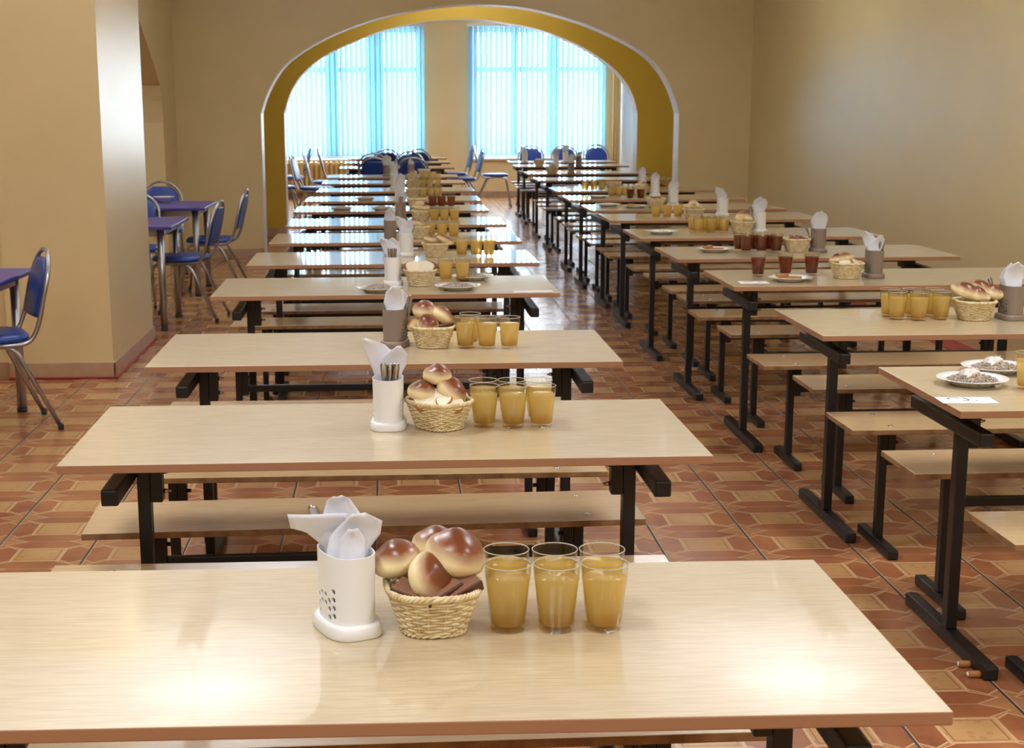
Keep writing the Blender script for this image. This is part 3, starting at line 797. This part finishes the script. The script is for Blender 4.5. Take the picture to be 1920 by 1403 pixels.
def basket(row, i, px, py, rz=0, load=(), scale=1.0, note='wicker bread basket', p=None):
    use(row, i)
    q = p or on(px, py, .06)
    K_basket(q, rz, '%s on the %s' % (note, tn(row, i)), 'basket', 'wicker bread baskets', scale=(scale,)*3)
    for k, dx, dy, dz, rot, sc, lab in load:
        K, kind, cat = {'bun': (K_bun, 'glazed bun', 'bun'), 'pale': (K_pale, 'pale bun', 'bun'), 'braid': (K_braid, 'glazed braided roll', 'bread roll'), 'white': (K_white, 'slice of white bread', 'bread'),
                        'rye': (K_rye, 'slice of dark rye bread', 'bread'), 'chunk': (K_chunk, 'piece of dark rye bread', 'bread')}[k]
        d = Vector((dx, dy, 0))
        full = ('%s on the %s' % (lab, tn(row, i))) if lab else '%s in the basket on the %s' % (kind, tn(row, i))
        K((q.x+d.x*scale, q.y+d.y*scale, q.z+dz*scale), 0, full, cat, '%ss in the basket on the %s' % (kind, tn(row, i)), rot=tuple(R(a) for a in rot), scale=(sc*scale,)*3)
def base_load(kind='rye'):
    return [(kind, -.008, .012, .022, (6, -4, 15), 1, ''), (kind, .010, -.012, .038, (-8, 6, 70), .95, '')]
# --- left row
holder('L', 1, 652, 1207, 'white', R(24), naps=(), note=' stuffed with napkins', p=on(652, 1207, .068))
use('L', 1); q = on(652, 1207, .068)
for rows, lab in (([(.03, -.028, .010), (.126, -.034, .004), (.150, -.062, .000), (.160, -.084, -.002), (.186, -.086, .004)], 'napkin spreading furthest left from the white holder'),
                  ([(.03, -.026, .020), (.128, -.034, .022), (.165, -.036, .030), (.200, -.028, .008), (.211, -.020, -.006)], 'tallest napkin standing in the white holder'),
                  ([(.03, -.018, .028), (.126, -.028, .036), (.150, -.022, .056), (.172, -.004, .058), (.190, .010, .030)], 'napkin leaning right in the white holder'),
                  ([(.03, -.020, .020), (.126, -.010, .030), (.150, -.006, .030), (.168, .006, .020)], 'short folded napkin in front in the white holder')):
    j = ('f', 't', 'n', 's').index({'napkin spreading': 'f', 'tallest napkin s': 't', 'napkin leaning r': 'n', 'short folded nap': 's'}[lab[:16]])
    o = napkin(rows).build('paper_napkin', loc=(q.x, q.y+(.004, .022, -.012, -.030)[j], ZT)); o.rotation_euler.z = R((-6, 8, 10, 0)[j])
    tag(o, lab+' on the nearest left-row table', 'napkin', 'napkins on the nearest left-row table')
K_spoon((q.x-.006, q.y+.034, ZT+.026), 0, 'steel spoon behind the napkins on the nearest left-row table', 'spoon', rot=(R(-6), R(-17), 0), scale=(1.2, 1.2, .98))
basket('L', 1, 812, 1200, R(4), scale=1.0, load=[
    ('rye', -.012, .020, .030, (10, -6, 20), .9, 'rye slice at the bottom of the basket'),
    ('chunk', -.030, -.038, .062, (18, 12, -28), 1.0, 'rye piece at the front left of the basket'),
    ('chunk', .006, -.040, .066, (24, -18, 35), 1.1, 'rye piece at the front middle of the basket'),
    ('chunk', .042, -.034, .068, (20, -22, 22), 1.0, 'rye piece at the front right of the basket'),
    ('rye', .030, .006, .074, (24, 18, 35), .85, 'rye slice leaning against the right side of the basket'),
    ('bun', -.052, .018, .082, (0, -10, 5), 1.15, 'glazed bun furthest left in the basket'),
    ('bun', -.020, -.020, .078, (58, -20, 70), 1.15, 'upright dark glazed bun at the front of the basket'),
    ('bun', .004, .045, .098, (4, 6, 10), 1.1, 'glazed bun at the back of the basket'),
    ('bun', .028, .004, .094, (16, 12, 12), 1.35, 'largest glazed bun at the right of the basket')])
glasses('L', 1, [(952, 1191), (1043, 1191), (1132, 1190)], line='front ')
for (dx, px), nm in zip(((0, 952), (0, 1043), (0, 1132)), POS[3]):
    p = on(px, 1191, .026+.078); K_comp((p.x*.985, p.y, ZT), .3, 'back %sglass of amber compote on the nearest left-row table' % nm, 'glass', 'glasses of amber compote on the nearest left-row table')
holder('L', 2, 729, 811, 'white', R(-4), naps=(3, 1), spoons=5, nsc=1.12, nrot=R(2), spos=(.006, -.040, 1))
basket('L', 2, 824, 811, R(38), load=[
    ('white', -.014, -.030, .070, (34, -8, -6), 1.05, 'large white bread slice at the front of the basket'),
    ('white', .024, -.048, .064, (34, 6, 10), .75, 'small white bread slice at the front right of the basket'),
    ('rye', .0, .02, .030, (4, 0, 30), .9, 'rye slice at the bottom of the basket'),
    ('bun', -.016, .036, .064, (0, 6, 40), 1.1, 'glazed bun lowest at the back of the basket'),
    ('white', .052, .010, .062, (82, 14, 68), .85, 'bread slice standing at the right of the basket'),
    ('bun', -.046, -.004, .074, (6, 6, 14), 1.05, 'round glazed bun at the left of the basket'),
    ('bun', .018, -.004, .078, (28, 26, 34), 1.15, 'glazed bun in the middle of the heap of the basket'),
    ('bun', -.006, .012, .112, (6, 4, 8), 1.05, 'topmost round glazed bun heaped in the basket')])
glasses('L', 2, [(908, 804), (962, 805), (1015, 804)], line='front ')
for px, nm in zip((908, 962, 1013), POS[3]):
    p = on(px, 804, .026+.078); K_comp((p.x*.985, p.y, ZT), .3, 'back %sglass of amber compote on the second left-row table' % nm, 'glass', 'glasses of amber compote on the second left-row table')
holder('L', 3, 741, 654, 'taupe', R(-12), naps=(0, 1, 2), nsc=.95, spoons=2, spos=(.03, .02, 6))
basket('L', 3, 811, 655, R(5), load=base_load()+[
    ('chunk', .035, -.010, .062, (10, -10, 20), 1.1, ''),
    ('bun', -.020, -.028, .066, (30, -26, 50), 1.05, 'glazed bun at the front left of the basket'), ('pale', -.052, .012, .062, (0, -30, 20), .9, 'pale bun at the far left of the basket'),
    ('bun', .018, .002, .086, (20, 30, 50), 1.15, 'glazed bun leaning right in the basket'), ('bun', -.026, .012, .102, (10, -4, 10), 1.15, 'topmost glazed bun in the basket')])
glasses('L', 3, [(873, 655), (913, 656), (955, 656)], line='front ')
p = on(875, 655, .104); K_comp((p.x+.012, p.y, ZT), .3, 'glass of amber compote behind the front left one on the third left-row table', 'glass')
holder('L', 4, 737, 537, 'white', R(-3), naps=(2, 3), spoons=4, spos=(.0, -.036, 0))
basket('L', 4, 788, 538, R(0), load=base_load()+[('white', -.034, .0, .078, (66, 0, 34), .9, 'left bread slice standing in the basket'), ('white', .030, .0, .078, (66, 10, -34), .9, 'right bread slice standing in the basket'),
    ('rye', -.040, .020, .076, (66, 0, 40), .85, ''), ('rye', .038, .022, .076, (66, 0, -28), .85, '')])
glasses('L', 4, [(836, 528), (867, 529)])
def plate(row, i, px, py, where, food='porridge', meat=False, p=None):
    use(row, i)
    q = p or on(px, py, .058)
    lab = 'white plate%s on the %s' % (where, tn(row, i)); ws = where.replace(' in front of the', ' before the')
    K_plate(q, 0, lab, 'plate', 'white plates')
    if food == 'porridge':
        o = K_por((q.x, q.y, q.z), random.uniform(0, 3), 'buckwheat porridge on the plate%s on the %s' % (where, tn(row, i)), 'porridge', 'portions of buckwheat porridge'); o['kind'] = 'stuff'
    if meat: K_meat((q.x-.012, q.y-.006, q.z+.026), R(25), 'pale meat piece on the plate%s on the %s' % (where, tn(row, i)), 'meat', 'pale meat pieces', rot=(R(8), R(-10), R(25)))
    if food == 'toast':
        for a, (dx, dy, dz, rz) in enumerate(((-.02, 0, .009, 10), (.02, .012, .0095, -20), (-.035, .006, .021, 30))):
            K_toast((q.x+dx, q.y+dy, q.z+dz), R(rz), 'toasted bread piece on a plate on the %s' % tn(row, i), 'bread', 'toast on the %s' % tn(row, i))
plate('L', 4, 858, 546, ' in front of the glasses')
plate('L', 4, 711, 550, ' left of the white holder')
plate('L', 4, 885, 527, ' behind the glasses')
holder('L', 5, 762, 482, 'white', R(3), naps=(3, 1), spoons=2, spos=(.022, .01, 5))
basket('L', 5, 817, 483, R(0), load=base_load()+[('braid', -.012, .0, .074, (0, 8, 20), .75, 'left braided roll in the basket'), ('braid', .046, -.008, .072, (10, 22, 32), .75, 'right braided roll in the basket')])
glasses('L', 5, [(866, 481), (893, 481), (917, 481)])
holder('L', 6, 732, 455, 'taupe', R(0), naps=(2, 0), nsc=.9)
basket('L', 6, 785, 448, R(0), load=base_load('white')+[('braid', -.02, 0, .074, (0, 10, 30), .8, 'braided roll in the basket')])
glasses('L', 6, [(807, 447), (829, 447), (851, 447)])
holder('L', 7, 752, 414, 'taupe', R(0), naps=(1, 0), spoons=3, spos=(0, -.03, 0))
basket('L', 7, 790, 416, R(0), load=base_load('white')+[('braid', .0, 0, .078, (0, 6, 10), .85, 'braided roll in the basket'), ('pale', -.01, 0, .104, (0, 0, 10), 1, 'pale bun on top of the heap in the basket')])
glasses('L', 7, [(815, 417), (833, 417), (852, 417)])
holder('L', 8, 750, 391, 'white', R(0), naps=(0, 2), nsc=1.2)
basket('L', 8, 781, 391, R(0), load=base_load('white'))
glasses('L', 8, [(811, 389), (828, 389), (846, 389)], K_tea)
plate('L', 8, 641, 395, ' at the left end'); plate('L', 8, 717, 395, ' beside the cutlery holder')
holder('L', 9, 751, 371, 'taupe', R(0), naps=(1, 2))
basket('L', 9, 776, 371, R(0), load=base_load('white'))
glasses('L', 9, [(794, 372), (808, 372), (822, 372)])
plate('L', 9, 685, 376, ' left of the cutlery holder')
holder('L', 10, 740, 354, 'white', R(0), naps=(0, 2))
basket('L', 10, 775, 355, R(0), load=base_load()+[('bun', -.02, 0, .07, (0, 0, 0), 1, ''), ('bun', .025, 0, .07, (0, 10, 20), 1, '')])
glasses('L', 10, [(792, 354), (806, 354), (821, 354)])
holder('L', 11, 739, 341, 'white', R(0), naps=(1, 3))
basket('L', 11, 775, 341, R(0), load=base_load()+[('bun', .0, 0, .07, (0, 0, 0), 1.1, '')])
glasses('L', 11, [(797, 341), (809, 341), (821, 341)])
holder('L', 12, 725, 331, 'taupe', R(0), naps=(2, 1, 0), nsc=1.3)
holder('L', 12, 771, 329, 'taupe', R(0), naps=(0,), note=' nearer the right end', nsc=.9)
basket('L', 12, 795, 330, R(0), load=base_load())
# --- right row
plate('R', 1, 1822, 728, ' nearest the table corner', meat=True)
plate('R', 1, 1866, 704, ' behind the other plate', meat=True)
glasses('R', 1, [(1925, 733)])
glasses('R', 2, [(1681, 601), (1722, 603), (1763, 601)], names=['front left ', 'front middle ', 'front right '])
for px, nm in ((1673, 'left'), (1716, 'middle'), (1757, 'right')):
    p = on(px, 601, .026+.078); K_comp((p.x*.992, p.y, ZT), .3, 'back %s glass of amber compote on the second right-row table' % nm, 'glass', 'glasses of amber compote on the second right-row table')
basket('R', 2, 1824, 603, R(0), load=base_load()+[('braid', -.024, -.014, .082, (10, 16, -24), 1.0, 'left braided glazed roll in the basket'), ('braid', .036, .012, .086, (4, 16, -20), 1.0, 'right braided glazed roll in the basket'),
    ('bun', .004, .03, .088, (0, 0, 30), 1.0, 'glazed bun at the back of the basket')])
holder('R', 2, 1893, 603, 'taupe', R(4), naps=(0, 1, 2), spoons=1, spos=(-.028, .0, -24), nsc=1.05)
glasses('R', 3, [(1421, 519), (1472, 517), (1521, 517)], K_tea)
plate('R', 3, 1481, 530, ' in front of the tea glasses', 'toast')
basket('R', 3, 1586, 524, R(0), load=base_load()+[('braid', -.018, .012, .074, (0, -8, 8), .8, 'braided roll in the basket'), ('white', -.010, -.030, .060, (40, 0, 10), .8, 'white bread slice in the basket'), ('white', .038, -.006, .060, (50, 20, 40), .8, 'tilted bread slice in the basket')])
holder('R', 3, 1637, 523, 'taupe', R(0), naps=(3, 1), spoons=4, spos=(.012, .0, 10))
plate('R', 4, 1339, 474, ' with toast', 'toast')
glasses('R', 4, [(1399, 474), (1427, 474), (1455, 474)], K_tea, line='front ')
for px, nm in ((1386, 'left'), (1415, 'middle'), (1443, 'right')):
    p = on(px, 474, .026+.078); K_tea((p.x, p.y, ZT), .3, 'back %s glass of dark tea on the fourth right-row table' % nm, 'glass', 'glasses of dark tea on the fourth right-row table')
basket('R', 4, 1492, 474, R(0), load=base_load()+[('chunk', -.02, .0, .062, (20, 0, 80), 1.3, ''), ('chunk', .02, .0, .062, (20, 0, 95), 1.3, '')])
holder('R', 4, 1533, 474, 'taupe', R(0), naps=(0, 1, 2), spoons=1, spos=(-.024, .0, -22), nsc=1.1)
plate('R', 5, 1241, 440, ' at the left end', 'none'); q = on(1241, 440, .058); K_meat((q.x+.01, q.y, q.z+.009), 0, 'pale dumpling on the plate on the fifth right-row table', 'meat')
glasses('R', 5, [(1309, 437), (1333, 437), (1357, 437)], line='front ')
for px, nm in ((1299, 'left'), (1323, 'middle'), (1347, 'right')):
    p = on(px, 437, .026+.078); K_comp((p.x, p.y, ZT), .3, 'back %s glass of amber compote on the fifth right-row table' % nm, 'glass', 'glasses of amber compote on the fifth right-row table')
basket('R', 5, 1391, 438, R(0), load=base_load('white')+[('pale', -.03, 0, .072, (30, 0, 80), 1, ''), ('pale', .028, 0, .072, (0, 10, 10), 1.1, ''), ('bun', 0, .02, .088, (0, 0, 0), 1, '')])
holder('R', 5, 1423, 437, 'white', R(0), naps=(2, 1), nsc=1.1, spoons=1, spos=(-.02, .0, -18))
glasses('R', 6, [(1230, 409), (1251, 409), (1271, 409)])
basket('R', 6, 1300, 412, R(0), load=base_load('white')+[('pale', -.034, 0, .072, (0, 0, 0), 1, ''), ('pale', .030, 0, .074, (30, 10, 60), 1, ''), ('pale', 0, .01, .092, (0, 0, 40), 1.1, '')])
holder('R', 6, 1354, 406, 'white', R(0), naps=(3, 0), nsc=.95)
plate('R', 7, 1140, 388, ' at the left end', 'none'); q = on(1140, 388, .058); K_meat((q.x, q.y, q.z+.009), 0, 'pale dumpling on the plate on the seventh right-row table', 'meat')
plate('R', 7, 1191, 391, ' with toast', 'toast')
basket('R', 7, 1229, 390, R(0), load=base_load()+[('chunk', 0, 0, .062, (10, 0, 20), 1.2, '')])
holder('R', 7, 1262, 387, 'white', R(0), naps=(0, 1), nsc=1.0)
plate('R', 8, 1121, 372, ' at the left end', 'none')
glasses('R', 8, [(1181, 376), (1201, 376)], K_tea)
glasses('R', 8, [(1146, 370), (1160, 370), (1174, 370)])
holder('R', 8, 1228, 368, 'white', R(0), naps=(1, 2), nsc=.95)
basket('R', 8, 1200, 366, R(0), load=base_load('white')+[('pale', -.02, 0, .07, (0, 0, 0), 1, ''), ('bun', .03, 0, .072, (0, 0, 0), 1, '')])
glasses('R', 9, [(1098, 359), (1113, 359), (1128, 359)])
holder('R', 9, 1204, 355, 'white', R(0), naps=(0, 2), nsc=1.0)
basket('R', 9, 1150, 357, R(0), load=base_load('white'))
basket('R', 11, 1035, 328, R(0), load=base_load()+[('bun', 0, 0, .075, (0, 0, 0), 1.1, '')])
holder('R', 11, 1071, 329, 'taupe', R(0), naps=(0, 2, 1), nsc=1.2)
basket('R', 12, 1011, 312, R(0), load=base_load('white')+[('white', -.01, 0, .075, (10, 0, 0), 1, '')])
holder('R', 12, 1085, 312, 'taupe', R(0), naps=(1,), nsc=1.0)
holder('R', 12, 1042, 311, 'white', R(0), naps=(2, 0), note=' left of the taupe one', nsc=1.2)
holder('R', 13, 984, 304, 'white', R(0), naps=(3, 0), nsc=1.0)
holder('R', 13, 1060, 303, 'white', R(0), naps=(1, 2), note=' nearer the middle', nsc=1.2)

# paper slips
def slip(px, py, w, d, rz, label, strokes=()):
    q = at(px, py); r = empty('paper_note', (q.x, q.y, ZT+.0004), rz); b = MB()
    n = 8; top = [(-w/2+w*i/n, d/2) for i in range(n+1)]; bot = [(w/2-w*i/n, -d/2+.004*math.sin(i*2.1)) for i in range(n+1)]; pts = top+bot; L = len(pts)
    b.add([(x, y, 0) for x, y in pts]+[(x, y, .0006) for x, y in pts], [list(range(L))[::-1], list(range(L, 2*L))]+[[i, (i+1) % L, L+(i+1) % L, L+i] for i in range(L)], 'paper')
    b.build('sheet', r)
    for s in strokes: MB().tube([(x*1.35, y*1.35, .0009) for x, y in s], .0020, 'ink', 6, flat=.3).build('pen_stroke', r)
    tag(r, label, 'note'); return r
c1 = [(-.021+.013*math.cos(a), .014+.009*math.sin(a)) for a in [R(20+20*i) for i in range(11)]]
c2 = [(.000, .026), (.003, .016), (.005, .004), (.003, -.004), (-.003, -.007), (-.009, -.004)]
slip(1812, 751, .15, .085, R(-4), 'white paper slip with handwriting at the corner of the nearest right-row table', [[(x, y, ) for x, y in c1], c2, [(.017, -.004), (.019, -.008)], ])
slip(1413, 530, .13, .09, R(-3), 'white paper slip beside the tea glass on the third right-row table', [[(-.03, .01), (.0, .015)], [(.01, .0), (.03, .004)]])
slip(1000, 547, .17, .06, R(3), 'white paper slip at the right end of the fourth left-row table')
# crumbs under the table edge
def tubebit(px, py, rz, L, lab):
    q = at(px, py, 0); b = MB(); b.tube([(-L/2, 0, .010), (0, .001, .0105), (L/2, 0, .010)], .010, 'crust', 12); b.tube([(-L/2-.001, 0, .010), (-L/2-.004, 0, .010)], .007, 'crumb', 10)
    o = b.build('rusk_piece', loc=(q.x, q.y, 0)); o.rotation_euler.z = rz; tag(o, lab, 'food scrap', 'broken rusk on the floor')
tubebit(1813, 1252, R(-8), .045, 'broken brown rusk piece farther from the camera on the tiled floor')
tubebit(1829, 1271, R(-3), .040, 'broken brown rusk piece nearer the camera on the tiled floor')

# ------------------------------------------------------------------ blue furniture
def make_chair():
    r = empty('chair'); pts = []
    n = 26; out = []
    for i in range(n):
        a = 2*PI*i/n; c, s = math.cos(a), math.sin(a); out.append((math.copysign(abs(c)**.62, c)*.205, math.copysign(abs(s)**.62, s)*.20))
    b = MB(); lv = [(.92, .438), (1.0, .444), (1.0, .462), (.95, .474), (.75, .480), (.3, .482)]; vs = []; fs = []
    for sc, z in lv: vs += [(x*sc, y*sc, z) for x, y in out]
    for j in range(len(lv)-1):
        for i in range(n): fs.append([j*n+i, j*n+(i+1) % n, (j+1)*n+(i+1) % n, (j+1)*n+i])
    fs += [list(range(n))[::-1], [(len(lv)-1)*n+i for i in range(n)]]; b.add(vs, fs, 'blue', True); b.build('seat', r)
    def yb(z): return .215+.10*((z-.45)/.42)**1.2 if z > .45 else .215
    path = [(-.19, -.05, .43), (-.19, .18, .43), (-.19, yb(.52), .52), (-.19, yb(.66), .66)]
    arch = [(-.19*math.cos(a), yb(.70+.17*math.sin(a)), .70+.17*math.sin(a)) for a in [PI*i/16 for i in range(17)]]
    full = bend(path, .06)+arch+[Vector((-p[0], p[1], p[2])) for p in bend(path, .06)[::-1]]
    MB().tube(full, .0115, 'chrome', 8).build('back_frame', r)
    vs = []; fs = []; pr = []
    zs = [.555+.017*i for i in range(17)]
    for z in zs:
        w = .163 if z < .70 else .163*math.sqrt(max(0, 1-((z-.70)/.145)**2)) if z < .845 else .0
        pr.append((max(w, .012), min(z, .843)))
    m_ = 7
    for sgn in (0, 1):
        for w, z in pr:
            for i in range(m_):
                u = -1+2*i/(m_-1); bul = .013*(1-u*u*.8)
                vs.append((w*u, yb(z)+(-.010-bul if sgn == 0 else .012), z))
    K_ = len(pr)
    for sgn in (0, 1):
        for j in range(K_-1):
            for i in range(m_-1): a = sgn*K_*m_+j*m_+i; fs.append([a, a+1, a+m_+1, a+m_])
    o_ = K_*m_
    for j in range(K_-1):
        for i in (0, m_-1): a = j*m_+i; fs.append([a, a+m_, a+m_+o_, a+o_])
    for i in range(m_-1):
        for j in (0, K_-1): a = j*m_+i; fs.append([a, a+1, a+1+o_, a+o_])
    MB().add(vs, fs, 'blue', True).build('backrest', r)
    for s in (-1, 1):
        leg = bend([(s*.205, -.235, .012), (s*.175, -.165, .424), (s*.175, .10, .424), (s*.205, .30, .012)], .06)
        lf = MB().tube(leg, .0115, 'chrome', 8).build('leg_frame', r)
        for y in (-.235, .30):
            MB().lathe([(.014, 0), (.0145, .004), (.0135, .028), (.012, .0285)], 'rubber', 10, Matrix.Translation((s*.205, y, 0))).build('foot_cap', lf)
    MB().tube([(-.175, -.10, .4235), (.175, -.10, .4235)], .009, 'chrome', 8).build('crossbar', r)
    return r
K_chair = Kind(make_chair)
def make_btable():
    r = empty('dining_table'); MB().box(-.45, -.45, .715, .45, .45, .74, 'blue_top', .006).build('tabletop', r)
    for sx in (-1, 1):
        for sy in (-1, 1): MB().tube([(sx*.36, sy*.36, .02), (sx*.36, sy*.36, .7145)], .025, 'chrome', 14).lathe([(.026, 0), (.027, .02), (.02, .0205)], 'rubber', 14, Matrix.Translation((sx*.36, sy*.36, 0))).build('leg', r)
    b = MB(); b.box(-.335, -.375, .665, .335, -.345, .7145, 'chrome').box(-.335, .345, .665, .335, .375, .7145, 'chrome').box(-.375, -.335, .665, -.345, .335, .7145, 'chrome').box(.345, -.335, .665, .375, .335, .7145, 'chrome'); b.build('frame_rail', r)
    return r
K_bt = Kind(make_btable)
K_bt((-2.335, 7.46, 0), R(-2), 'blue square dining table at the left picture edge before the column', 'table', 'blue dining tables')
K_bt((-2.01, 11.05, 0), 0, 'blue square dining table just behind the column', 'table', 'blue dining tables')
K_bt((-2.02, 13.02, 0), 0, 'blue square dining table with a white bowl on it', 'table', 'blue dining tables')
def chair(px, py, z, face, lab, grp=None, dx=0, dy=0):
    """chair placed by a point of the picture on its level z; face = the way the seat points (degrees from -y)"""
    p = at(px, py, z); K_chair((p.x+dx, p.y+dy, 0), R(face), lab, 'chair', grp or 'blue padded chairs')
# a chair model faces -y; rotating by -90 makes it face -x
K_chair((-2.02, 7.41, 0), R(-66), 'blue padded chair with grey tube frame at the left table before the column', 'chair', 'blue padded chairs')
K_chair((-1.60, 11.31, 0), R(-96), 'blue padded chair seen side-on at the table just behind the column', 'chair', 'blue padded chairs')
K_chair((-1.56, 12.85, 0), R(-93), 'blue padded chair partly hidden behind the side-on chair beyond the column', 'chair', 'blue padded chairs')
K_chair((-2.16, 14.0, 0), R(4), 'blue chair behind the table with the white bowl, back arch showing', 'chair', 'blue padded chairs')
K_chair((-2.10, 12.10, 0), R(0), 'blue chair between the two blue tables beyond the column', 'chair', 'blue padded chairs')
b = MB(); b.lathe([(.035, 0), (.04, .004), (.075, .03), (.098, .052), (.100, .054), (.096, .053), (.070, .032), (.036, .009), (.001, .008)], 'china', 36)
q = at(306, 381, .74); tag(b.build('bowl', loc=(q.x, q.y+.03, .74)), 'white bowl standing on the blue table beyond the column', 'bowl')
# far dining tables and chairs in front of the windows
for k, (x, y) in enumerate(((.02, 20.15), (.03, 21.95), (.04, 23.7))):
    K_table((x, y, 0), 0, 'laminate dining table in the far room, %s from the arch in the left file' % ('first', 'second', 'third')[k], 'table', 'far room tables')
far = 'blue padded chairs in the far room'
for x, y, f, lab in ((-.25, 19.2, 180, 'dark round-backed chair just beyond the last left-row table, left of its pair'),
                     (.215, 19.2, 180, 'dark round-backed chair just beyond the last left-row table, right of its pair'),
                     (-.30, 21.05, 180, 'dark chair behind the left one of the far pair'), (.20, 21.05, 0, 'dark chair behind the right one of the far pair'), (-.12, 22.85, 180, 'left dark chair nearest the far left window'), (.34, 22.85, 180, 'right dark chair nearest the far left window'),
                     (-1.55, 20.6, 100, 'blue chair half hidden by the left side of the arch'), (-1.62, 23.6, -82, 'blue chair side-on before the radiator'),
                     (-.98, 21.9, 92, 'blue chair at the left end of the far tables, nearer one'), (-1.05, 20.3, 82, 'slanting blue chair left of the nearest far table'),
                     (-.86, 23.6, 95, 'blue chair at the left end of the far tables, farther one'),
                     (.98, 22.6, -84, 'pale-edged chair at the right end of the far tables, nearer one'), (.92, 24.3, -84, 'pale-edged chair at the right end of the far tables, farther one'),
                     (1.55, 23.8, 88, 'lone chair in front of the pier between the windows'),
                     (2.15, 23.9, 0, 'left dark blue chair behind the last right-row table'), (2.68, 23.9, 0, 'middle dark blue chair behind the last right-row table'), (3.20, 24.0, 0, 'right dark blue chair behind the last right-row table'),
                     (3.45, 22.9, -75, 'bright blue chair at the right edge of the far right window')):
    # faces: 0 looks at the camera, 180 shows its back
    K_chair((x, y, 0), R(f), lab, 'chair', far, scale=(1.06,)*3)
bpy.context.view_layer.update()
